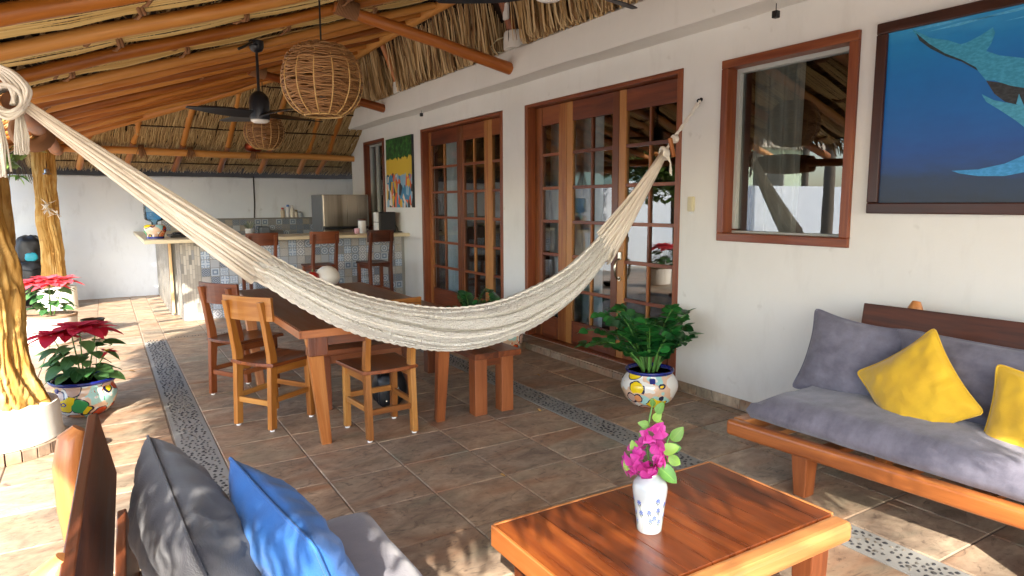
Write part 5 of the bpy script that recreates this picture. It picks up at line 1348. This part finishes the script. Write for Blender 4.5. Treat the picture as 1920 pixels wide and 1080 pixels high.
MB().bar((-.068, 2.20, .25), (.668, 2.20, .25), .06, .08).obj('end_rail', W_SOFA, LS_, bevel=.01)
for yy in (1.9, 1.6, 1.3, 1.0, .7, .4): MB().bar((-.068, yy, .26), (.668, yy, .26), .09, .03).obj('slat', W_SOFA, LS_, bevel=.003)
for xx, yy in ((-.09, 2.05), (.69, 2.05), (-.1, .6), (.69, .6)): MB().bar((xx, yy, .001), (xx, yy, .207), .06, .07, up=(1, 0, 0), w1=.08, h1=.09).obj('leg', W_SOFA, LS_, bevel=.005)
soft_box(.0, .715, .25, 2.12, .30, .44, 8.0).obj('seat_cushion', F_SEATL, LS_, smooth=True)
pillow('back_pillow', 'big charcoal linen pillow propped on the left foreground sofa', F_DARK, .66, .50, .24, frame_M((.15, 1.70, .585), (.06, -1, -.05), (-.30, .0, 1)), 4.4, n=40, wr=.045, ears=.0)
pillow('throw_pillow', 'bright blue cotton pillow in front of the charcoal pillow', F_BLUE, .50, .44, .18, frame_M((.345, 1.53, .60), (.16, -1, -.07), (-.40, .06, 1)), 9.1, n=36, wr=.05, ears=.03)

# ------------------------------------------------------------------ coffee table, vase and flowers
ct = thing('coffee_table', 'chunky low plank coffee table in the right foreground', 'coffee table', (1.52, 1.48, 0))
CT = .42
xs = [1.012+i*.1655 for i in range(7)]
for a, b2 in zip(xs, xs[1:]): MB().box(a, b2-.0012, 1.245, 1.77, CT-.052, CT, axis=1).obj('plank', W_TABLE, ct, bevel=.002)
MB().box(1.004, 2.014, 1.172, 1.2435, CT-.07, CT+.0015, axis=0).obj('end_rail', W_SOFA, ct, bevel=.02, segs=3)
MB().box(1.0, 1.0115, 1.246, 1.776, CT-.07, CT+.001, axis=1).obj('side_rail', W_SOFA, ct, bevel=.003); MB().box(2.006, 2.0175, 1.246, 1.776, CT-.07, CT+.001, axis=1).obj('side_rail', W_SOFA, ct, bevel=.003)
MB().box(1.012, 2.0055, 1.7705, 1.782, CT-.07, CT+.001).obj('side_rail', W_SOFA, ct, bevel=.003)
for xx in (1.10, 1.92):
    for yy in (1.26, 1.69): MB().bar((xx, yy, .001), (xx, yy, CT-.053), .065, .075, up=(1, 0, 0), w1=.08, h1=.09).obj('leg', W_RED, ct, bevel=.005)
vz = Vector((1.413, 1.485, CT+.0005))
va = thing('vase', 'white ceramic vase painted with small blue flowers on the coffee table', 'vase', vz)
MB().lathe([(.036, 0), (.039, .004), (.041, .03), (.047, .08), (.0535, .125), (.0545, .143), (.051, .158), (.04, .172), (.026, .181), (.022, .187), (.024, .192), (.019, .192), (.018, .17)], vz, 48, cap=False).obj('body', M_plain('vase_glaze', '#c3c9c8', .2, Coat_Weight=.5), va, smooth=True)
VP = [(0, .036), (.004, .039), (.03, .041), (.08, .047), (.125, .0535), (.143, .0545)]
def on_vase(a, z, lift=.0006):
    r = interp(VP, z)[0]+lift; return Vector((vz.x+r*math.cos(a), vz.y+r*math.sin(a), vz.z+z))
PBL = M_plain('vase_paint_blue', '#3558b8', .3); PGR = M_plain('vase_paint_green', '#1f2f2a', .3); PST = M_plain('vase_paint_stem', '#7a8a78', .3)
a0 = math.atan2(-vz.y, -vz.x)
for (da, hs) in ((-.62, (.118, .085, .045)), (.0, (.078, .05)), (.60, (.105, .072)), (-.28, (.06,)), (1.15, (.11, .07, .04)), (-1.2, (.10, .06))):
    b1, b2, b3 = MB(), MB(), MB(); a = a0-da
    pts = [on_vase(a+.10*math.sin(z*40), z, .0004) for z in [i*.006 for i in range(1, int(hs[0]/.006))]]
    if len(pts) > 2: b3.tube(pts, .0006, 4); b3.obj('painted_stem', PST, va)
    for z in hs:
        c = a+.10*math.sin(z*40)
        for k in range(6):
            q = k*PI/3+.3; p0 = on_vase(c, z); p1 = on_vase(c+.12*math.cos(q+.35), z+.0062*math.sin(q+.35)); p2 = on_vase(c+.17*math.cos(q), z+.0088*math.sin(q)); p3 = on_vase(c+.12*math.cos(q-.35), z+.0062*math.sin(q-.35)); b1.quad(p0, p3, p2, p1)
        for sg in (-1, 1): b2.quad(on_vase(c, z-.018), on_vase(c+sg*.10, z-.010), on_vase(c+sg*.16, z-.002), on_vase(c+sg*.05, z-.009))
    b1.obj('painted_flower', PBL, va); b2.obj('painted_leaf', PGR, va)
fb = thing('flower_sprig', 'sprig of magenta bougainvillea with green leaves standing in the white vase', 'flowers', vz+Vector((0, 0, .17)))
mst = MB(); top = vz+Vector((0, 0, .18))
vr = Vector((r2.x, r2.y, 0)).normalized(); vf = Vector((fw.x, fw.y, 0)).normalized()
def vp(dx, dz, dy=0): return vz+vr*dx+vf*dy+Vector((0, 0, dz))
for p in (((0, .12), (-.005, .22), (-.015, .30), (-.005, .37), (.005, .425)), ((0, .12), (.01, .22), (.045, .275), (.062, .32)), ((0, .12), (-.01, .20), (-.04, .27), (-.055, .295)), ((0, .15), (.02, .22), (.06, .255), (.075, .26)), ((.005, .37), (.03, .39), (.04, .41))):
    mst.tube([vp(*q) for q in p], [.0032]*(len(p)-1)+[.0015], 6)
mst.obj('stem', L_STEM, fb, smooth=True)
LB = leaf_mesh(MB(), .05, .034, .22, .3, 7).mesh('leaf', L_BOUL); BR = leaf_mesh(MB(), .034, .032, .4, .4, 5).mesh('bract', L_BOUG)
for me in (LB, BR): me.polygons.foreach_set('use_smooth', [True]*len(me.polygons))
def place_leaf(me, p, d, n, par, sc=1, name='leaf'):
    d = Vector(d).normalized(); n = Vector(n); n = (n-d*n.dot(d)).normalized(); s = n.cross(d)
    M = Matrix(((d.x*sc, s.x*sc, n.x*sc, p[0]), (d.y*sc, s.y*sc, n.y*sc, p[1]), (d.z*sc, s.z*sc, n.z*sc, p[2]), (0, 0, 0, 1)))
    return inst(name, me, par, M=wmat(par).inverted() @ M)
for (dx, dz, ex, ez, sc) in ((.028, .265, .8, .3, 1.15), (.055, .262, 1, .0, .95), (.068, .285, .6, .8, 1.15), (.05, .245, .9, -.5, 1.0), (.025, .24, .7, -.8, 1.2), (.02, .215, .8, -.55, 1.5), (.0, .205, .9, -.2, 1.25), (-.045, .27, -.5, -.7, .9), (-.06, .245, -.6, -.9, 1.0), (-.05, .262, -.3, .8, .8), (-.01, .345, -.8, .3, .75), (-.012, .33, -.5, -.5, .7), (.005, .36, .5, 1, .8), (.012, .385, .4, 1, .85), (.015, .35, 1, .3, .45), (.008, .40, -.3, 1, .55)):
    place_leaf(LB, vp(dx, dz, RND(-.02, .02)), vr*ex+Vector((0, 0, ez))-vf*RND(0, .35), -vf+Vector((0, 0, RND(.2, .9)))+vr*RND(-.4, .4), fb, sc)
for k in range(84):
    a = RND(0, 2*PI); r = .054*math.sqrt(random.random()); dx, dz = -.018+r*1.15*math.cos(a), .242+r*math.sin(a)+.35*(r*math.cos(a))
    dy = -math.sqrt(max(0, .052**2-r*r))*RND(.2, 1)
    nrm = (vr*(dx+.018)+Vector((0, 0, dz-.242))+vf*dy).normalized()
    tdir = nrm.cross(Vector((RND(-1, 1), RND(-1, 1), RND(-1, 1)))).normalized(); place_leaf(BR, vp(dx, dz, dy), tdir+nrm*RND(.1, .9), nrm, fb, RND(.8, 1.2), 'bract')
for k in range(14):
    a = RND(0, 2*PI); r = .02*math.sqrt(random.random()); nrm = (vr*math.cos(a)*.7+Vector((0, 0, math.sin(a)*.7))-vf).normalized()
    place_leaf(BR, vp(.003+r*math.cos(a), .318+r*math.sin(a), -.012), nrm+Vector((RND(-.5, .5), RND(-.5, .5), RND(-.2, .7))), -vf+Vector((0, 0, .3)), fb, RND(.7, 1.05), 'bract')

# ------------------------------------------------------------------ pots and plants
def pot(name, label, c, R_, H_, seed, rimmat, prof=None, group=None):
    t = thing(name, label, 'plant pot', (c[0], c[1], 0), RND(0, 6), group); z0 = c[2]
    P = prof or [(.52, 0), (.60, .02), (.84, .22), (.985, .48), (1.0, .60), (.96, .74), (.84, .88), (.78, .93), (.80, .97)]
    mb = MB(); mb.lathe([(r*R_, z*H_+z0+.001) for r, z in P], (0, 0, 0), 48, cap=True); mb.obj('body', M_talavera('talavera_%s' % 'abcdef'[int(seed) % 6], seed), t, smooth=True, local=True)
    rm_ = MB(); rr = P[-1][0]*R_; zt = P[-1][1]*H_+z0; rm_.lathe([(rr*1.005, zt), (rr*1.06, zt+.012), (rr*1.07, zt+.022), (rr*1.0, zt+.026), (rr*.93, zt+.018), (rr*.9, zt-.01)], (0, 0, 0), 48, cap=False); rm_.obj('rim', rimmat, t, smooth=True, local=True)
    MB().lathe([(.001, zt+.001), (rr*.92, zt+.001)], (0, 0, 0), 24, cap=False).obj('soil', SOIL, t, local=True)
    for k in range(2): MB().box(R_*.80, R_*.93, -.02, .02, z0+H_*.76, z0+H_*.93, axis=2).obj('lug', rimmat, t, bevel=.008, local=True).rotation_euler = (0, 0, k*PI)
    return t, zt
GPT = 'painted talavera pots'
p1, zt1 = pot('talavera_pot', 'round multicoloured talavera pot by the near french door', (3.30, 3.50, 0), .205, .25, 1.0, GLAZEB, group=GPT)
p1.rotation_euler.z = math.atan2(-3.5, -3.3)+.12
p2, zt2 = pot('talavera_pot', 'dark rimmed talavera pot between the two french doors', (3.36, 5.60, 0), .165, .22, 2.0, GLAZEK, group=GPT)
p3, zt3 = pot('talavera_pot', 'sunlit talavera pot beside the near tree trunk post', (-.19, 5.44, 0), .20, .235, 3.0, GLAZEB, [(.52, 0), (.62, .02), (.86, .22), (.99, .5), (1.0, .6), (.95, .75), (.88, .86), (.9, .92), (1.0, 1.0)], group=GPT)
def zz_plant(label, c, n, hgt, spread, seed, leafsc=1.0, per=9):
    random.seed(seed); t = thing('zz_plant', label, 'plant', c)
    me = leaf_mesh(MB(), .085, .060, .20, .2, 7, ).mesh('leaf', L_ZZ); me.polygons.foreach_set('use_smooth', [True]*len(me.polygons))
    for k in range(n):
        a = 2*PI*k/n+RND(-.3, .3); s = spread*RND(.35, 1.1); h_ = hgt*RND(.55, 1.05)*(1.15-.5*s/spread); sdot = math.cos(a)*r2.x+math.sin(a)*r2.y; s *= (1-.35*max(0, sdot)); h_ *= 1+.15*max(0, -sdot); L = 14; pts = []
        for i in range(L):
            u = i/(L-1); o = s*u**1.35; pts.append(Vector((c[0]+.05*math.cos(a)+o*math.cos(a), c[1]+.05*math.sin(a)+o*math.sin(a), c[2]+h_*(u-.28*u**3*(s/spread)*1.6))))
        if any(p.x > 3.72 for p in pts): pts = [Vector((min(p.x, 3.70), p.y, p.z)) for p in pts]
        st_ = MB().tube(pts, [.009*(1-.7*i/(L-1)) for i in range(L)], 6).obj('stem', L_STEM, t, smooth=True)
        for i in range(per):
            u = .30+.70*i/(per-1); j = min(L-2, int(u*(L-1))); p = pts[j].lerp(pts[j+1], u*(L-1)-j); tg_ = (pts[j+1]-pts[j]).normalized(); sd = tg_.cross(Vector((0, 0, 1)))
            if sd.length < .1: sd = Vector((1, 0, 0))
            sd.normalize(); upn = sd.cross(tg_).normalized()
            if upn.z < 0: upn = -upn
            for sg in (-1, 1):
                d = sd*sg*1.0+tg_*.40+upn*RND(-.1, .45); sc = leafsc*RND(.85, 1.2)*(1.1-.45*abs(u-.6))
                q = p+d.normalized()*.085*sc
                if q.x > 3.735: continue
                o = place_leaf(me, p, d+Vector((0, 0, RND(-.25, .1))), upn*.6+Vector((RND(-.5, .3), RND(-.9, .1), RND(0, .5))), t, sc); M = o.matrix_basis.copy(); o.parent = st_; o.matrix_basis = M
        place_leaf(me, pts[-1], (pts[-1]-pts[-2]), Vector((0, 0, 1)), t, leafsc)
    return t
zz_plant('large glossy green plant in the pot by the near french door', (3.30, 3.50, zt1), 22, .66, .44, 11, 1.05, 8)
zz_plant('smaller green plant in the dark rimmed pot between the doors', (3.36, 5.60, zt2), 9, .48, .24, 5, .95, 7)
zz_plant('green potted plant showing above the hammock beside the far door', (3.28, 6.20, .24), 8, .36, .22, 21, .95, 7)
p4, _ = pot('black_pot', 'low dark planter on the step beside the far door', (3.28, 6.20, 0), .15, .21, 5.0, GLAZEK); p4['category'] = 'planter'
for o in kids(p4):
    if o.name.startswith('body'): o.data.materials[0] = GLAZEK
random.seed(99)
def poinsettia(label, c, R_, H_, bract, seed, heads, nleaf=34):
    random.seed(seed); t = thing('poinsettia', label, 'plant', c)
    lf = leaf_mesh(MB(), .13, .10, .35, .2, 7).mesh('leaf', L_POIN); br = leaf_mesh(MB(), .15, .085, .2, .18, 7).mesh('bract', bract)
    for me in (lf, br): me.polygons.foreach_set('use_smooth', [True]*len(me.polygons))
    for (hx, hy, hz, sc, nb) in heads:
        hp_ = Vector(c)+Vector((hx, hy, hz)); mb = MB(); mb.tube([Vector(c)+Vector((hx*.2, hy*.2, -.01)), Vector(c)+Vector((hx*.6, hy*.6, hz*.5)), hp_], [.006, .005, .004], 6); mb.obj('stem', L_STEM, t, smooth=True)
        for k in range(nb):
            a = 2*PI*k*.381966*1.0+RND(-.1, .1); el = .55-.75*k/nb+RND(-.1, .1)
            d = Vector((math.cos(a)*math.cos(el), math.sin(a)*math.cos(el), math.sin(el))); place_leaf(br, hp_+d*.008, d, Vector((0, 0, 1))+d*-.2, t, sc*(.6+.5*k/nb), 'bract')
        mb = MB()
        for k in range(7): mb.lathe([(.0035, 0), (.005, .004), (.003, .008)], hp_+Vector((RND(-.012, .012), RND(-.012, .012), .006)), 6)
        mb.obj('floret', YELF, t)
    for k in range(nleaf):
        a = RND(0, 2*PI); z = H_*RND(.12, .85); r = R_*RND(.15, .6); d = Vector((math.cos(a), math.sin(a), RND(-.35, .25))); place_leaf(lf, Vector(c)+Vector((r*math.cos(a), r*math.sin(a), z)), d, Vector((0, 0, 1))+d*.3+Vector((RND(-.3, .3), RND(-.3, .3), 0)), t, RND(.75, 1.2))
    return t
poinsettia('deep red poinsettia in the sunlit talavera pot', (-.19, 5.44, zt3), .26, .34, L_RED, 31, [(.0, -.02, .38, 1.25, 20), (-.16, -.02, .34, 1.2, 18), (-.06, .12, .36, 1.15, 16), (.10, .02, .36, 1.05, 14), (.15, -.06, .20, .5, 9)], 46)
poinsettia('coral pink poinsettia in the white pot behind the red one', (-.54, 8.5, .31), .25, .34, L_CORAL, 32, [(.0, 0, .36, 1.4, 18), (-.15, .0, .34, 1.3, 16), (.14, .0, .35, 1.3, 16), (.02, -.08, .33, 1.2, 14)], 40)
wp = thing('white_pot', 'white plaster planter holding the coral poinsettia', 'planter', (-.54, 8.5, 0))
MB().lathe([(.20, .001), (.22, .02), (.235, .24), (.24, .28), (.22, .285), (.21, .27)], (-.54, 8.5, 0), 32).obj('body', PLINTH, wp, smooth='auto'); MB().lathe([(.24, .286), (.245, .31), (.225, .312), (.2, .295)], (-.54, 8.5, 0), 32).obj('rim', M_plain('terracotta_rim', '#a98a70', .8), wp, smooth='auto')
bo = thing('metal_bowl', 'dark bronze bowl on the sunny floor behind the red poinsettia', 'bowl', (-.19, 9.45, 0))
MB().lathe([(.07, .001), (.11, .03), (.125, .075), (.13, .08), (.12, .08), (.10, .035), (.0, .02)], (-.19, 9.45, 0), 32, cap=False).obj('bowl', BRONZE, bo, smooth=True); MB().tube([(-.19+.128*math.cos(k*PI/16), 9.45+.128*math.sin(k*PI/16), .08) for k in range(32)], .006, 6, closed=True).obj('lip', BRONZE, bo, smooth=True)
for k, (x, yy, r, h_, lb) in enumerate(((-.205, 4.60, .085, .085, 'steel dog bowl tucked against the white plinth'), (-.235, 4.40, .08, .08, 'steel dog bowl nearer the left sofa'))):
    t = thing('dog_bowl', lb, 'dog bowl', (x, yy, 0), 0, 'steel dog bowls by the post')
    MB().lathe([(r*1.05, .001), (r, .004), (r*.92, h_), (r*.98, h_+.004), (r*.88, h_+.002), (r*.85, .03), (.0, .025)], (x, yy, 0), 32, cap=False).obj('bowl', TIN, t, smooth='auto')
    MB().tube([(x+r*1.0*math.cos(q*PI/16), yy+r*1.0*math.sin(q*PI/16), h_+.004) for q in range(32)], .004, 6, closed=True).obj('lip', CHROME, t, smooth=True)
random.seed(5)
dl = leaf_mesh(MB(), .05, .022, .5, .5, 5).mesh('dry_leaf', M_leaf('dry_leaf_tone', '#6b4a28', '#a8854e', .8, .1))
for x, y_, lb in ((2.52, 3.80, 'small dry leaf beside the pebble strip near the bench legs'), (2.70, 4.05, 'small dry leaf lying on the house side pebble strip'), (1.72, 2.95, 'small dry leaf alone on the tiles behind the coffee table'),
                 (.75, 3.3, 'small dry leaf on the tiles beyond the blue pillow'), (2.95, 2.9, 'small dry leaf between the talavera pot and the grey sofa'), (3.05, 4.6, 'small dry leaf in front of the near door step'), (.1, 6.6, 'small dry leaf on the sunny tiles past the red poinsettia')):
    o = inst('dry_leaf', dl, None, (x, y_, .012), (RND(-.4, .4), RND(-.2, .3), RND(0, 6.28)), RND(.7, 1.2)); tag(o, lb, 'dry leaf', 'dry leaves on the floor')
# ------------------------------------------------------------------ garden: seen in the glass, and shading the patio
def frond_mesh(L=2.3, nl=34, droop=.9):
    mb = MB(); pts = []
    for i in range(12):
        u = i/11; pts.append(Vector((L*u*(1-.12*u), 0, L*(.42*u-droop*.62*u*u))))
    mb.tube(pts, [.02*(1-.8*i/11) for i in range(12)], 5)
    for i in range(nl):
        u = .14+.86*i/(nl-1); j = min(10, int(u*11)); p = pts[j].lerp(pts[j+1], u*11-j); tgt = (pts[j+1]-pts[j]).normalized()
        ll = .62*math.sin(PI*min(1, .18+u*.78))*RND(.85, 1.1)
        for sg in (-1, 1):
            d = (Vector((0, sg, 0))*.9+tgt*.65+Vector((0, 0, -.28))).normalized(); e = p+d*ll+Vector((0, 0, -.22*ll)); m_ = p+d*ll*.5; w = tgt*.018
            mb.add([p-w*.5, p+w*.5, m_+w, m_-w, e], [(0, 1, 2, 3), (3, 2, 4)], [(0, .5, 0)]*5)
    return mb
FR = [frond_mesh(2.3, 34, d).mesh('frond', L_PALM) for d in (.7, .95, 1.2)]
def palm(label, base, h_, n, seed, sc=1.0, lean=(0, 0)):
    random.seed(seed); t = thing('palm_tree', label, 'palm tree', base, 0, 'palm trees in the garden'); pts = []
    for i in range(14):
        u = i/13; pts.append(Vector(base)+Vector((lean[0]*u*u, lean[1]*u*u, h_*u)))
    MB().tube(pts, [.15-.05*i/13+.01*(i % 2) for i in range(14)], 14).obj('trunk', BARK, t, smooth='auto')
    for k in range(n):
        a = k*2.39996+RND(-.2, .2); el = RND(-.35, .75); o = inst('frond', FR[k % 3], t, Vector((lean[0], lean[1], h_)), (0, -el, a), sc*RND(.85, 1.1))
    return t
palm('palm tree behind the camera, shading the coffee table', (-2.7, -5.3, -.06), 4.6, 10, 1, 1.0, (.2, .4))
palm('palm tree far behind the left sofa', (-8.5, -7.5, -.06), 4.2, 16, 2, .95, (.3, .6))
palm('palm tree in the garden level with the dining table', (-9.2, 5.2, -.06), 3.5, 22, 3, 1.0, (.9, .6))
palm('slim palm tree close to the boundary wall', (-8.4, 10.6, -.06), 5.5, 14, 4, .9)
palm('thick palm tree in front of the neighbouring house', (-11.6, 15.4, -.06), 6, 16, 5)
palm('palm tree at the left end of the neighbouring house', (-16.5, 17.0, -.06), 6.5, 16, 6)
def shrub(label, c, R_, H_, seed, n, flower=None, fl=0):
    random.seed(seed); t = thing('garden_shrub', label, 'shrub', c); mb = MB(); fbm_ = MB()
    for k in range(n):
        a, b2 = RND(0, 2*PI), random.random()**.5; p = Vector(c)+Vector((R_*b2*math.cos(a), R_*b2*math.sin(a)*.6, H_*RND(.08, 1)*(1.05-.5*b2))); d = Vector((RND(-1, 1), RND(-1, 1), RND(-.3, 1))).normalized(); s = d.cross(Vector((0, 0, 1))).normalized()
        q = mb if k >= fl else fbm_; L = RND(.05, .11); q.add([p, p+d*L*.5+s*L*.28, p+d*L, p+d*L*.5-s*L*.28], [(0, 1, 2, 3)], [(0, .5, 0)]*4)
    mb.obj('foliage', L_PALM, t, kind='stuff')
    if fl: fbm_.obj('blossom', L_BOUG, t, kind='stuff')
    m2 = MB()
    for k in range(6): m2.tube([Vector(c), Vector(c)+Vector((R_*.5*math.cos(k), R_*.3*math.sin(k), H_*.7))], [.02, .006], 5)
    m2.obj('stem', BARK, t); return t
shrub('green shrub against the sunny boundary wall', (-5.6, 11.7, -.06), .6, 1.3, 41, 900)
shrub('low pink bougainvillea under the sunny boundary wall', (-7.3, 11.6, -.06), .9, .6, 42, 900, fl=300)
shrub('leafy shrub beside the patio edge', (-3.2, 9.8, -.06), .8, 2.2, 43, 2200)
st_ = thing('added_shade_tree', 'small leafy tree added out of view to shade the boundary wall', 'tree', (-2.35, 10.0, -.06))  # added out of view, crown shaped to keep sun off the boundary wall
random.seed(77); mb = MB()
for k in range(5200):
    d = Vector((random.gauss(0, 1), random.gauss(0, 1), random.gauss(0, 1))).normalized()*random.random()**.4; p = Vector((-2.0+1.55*d.x, 9.9+.7*d.y, 2.75+1.3*d.z)); q = Vector((RND(-1, 1), RND(-1, 1), RND(-.6, .6))).normalized(); w = q.cross(Vector((0, 0, 1))).normalized(); L = RND(.14, .26)
    mb.add([p, p+q*L*.5+w*L*.3, p+q*L, p+q*L*.5-w*L*.3], [(0, 1, 2, 3)], [(0, .5, 0)]*4)
mb.obj('crown', L_PALM, st_, kind='stuff')
mb = MB(); mb.tube([(-2.35, 10, -.06), (-2.3, 10, .9), (-2.25, 9.98, 1.7), (-2.2, 9.95, 2.9)], [.09, .07, .055, .03], 10)
for k in range(6): a = k*1.05; mb.tube([(-2.27, 9.98, 1.7+.15*k), (-2.27+.5*math.cos(a), 9.95+.3*math.sin(a), 2.2+.2*k), (-2.25+.9*math.cos(a), 9.95+.45*math.sin(a), 2.6+.2*k)], [.035, .022, .01], 6)
mb.obj('trunk', BARK, st_, smooth=True)
nh = thing('neighbour_house', 'pale green neighbouring house beyond the boundary wall', 'house', (-13, 19, 0))
MB().box(-18, -8.5, 18, 23, -.1, 3.6).obj('wall', M_plain('pale_green_render', '#c6d8bd', .85), nh); MB().box(-18.4, -8.1, 17.4, 23.3, 3.6, 3.85).obj('roof', M_plain('roof_slab', '#b8ac9c', .85), nh)
for xx in (-16.5, -13.8, -11.2):
    w_ = MB().box(xx, xx+1.2, 17.95, 18.02, 1.9, 3.1).obj('window', ALU, nh); MB().box(xx+.08, xx+1.12, 17.93, 17.948, 1.98, 3.02).obj('pane', BLACK, w_)
MB().box(-9.9, -9.0, 17.94, 18.02, 0, 2.3).obj('door', W_STOOL, nh)
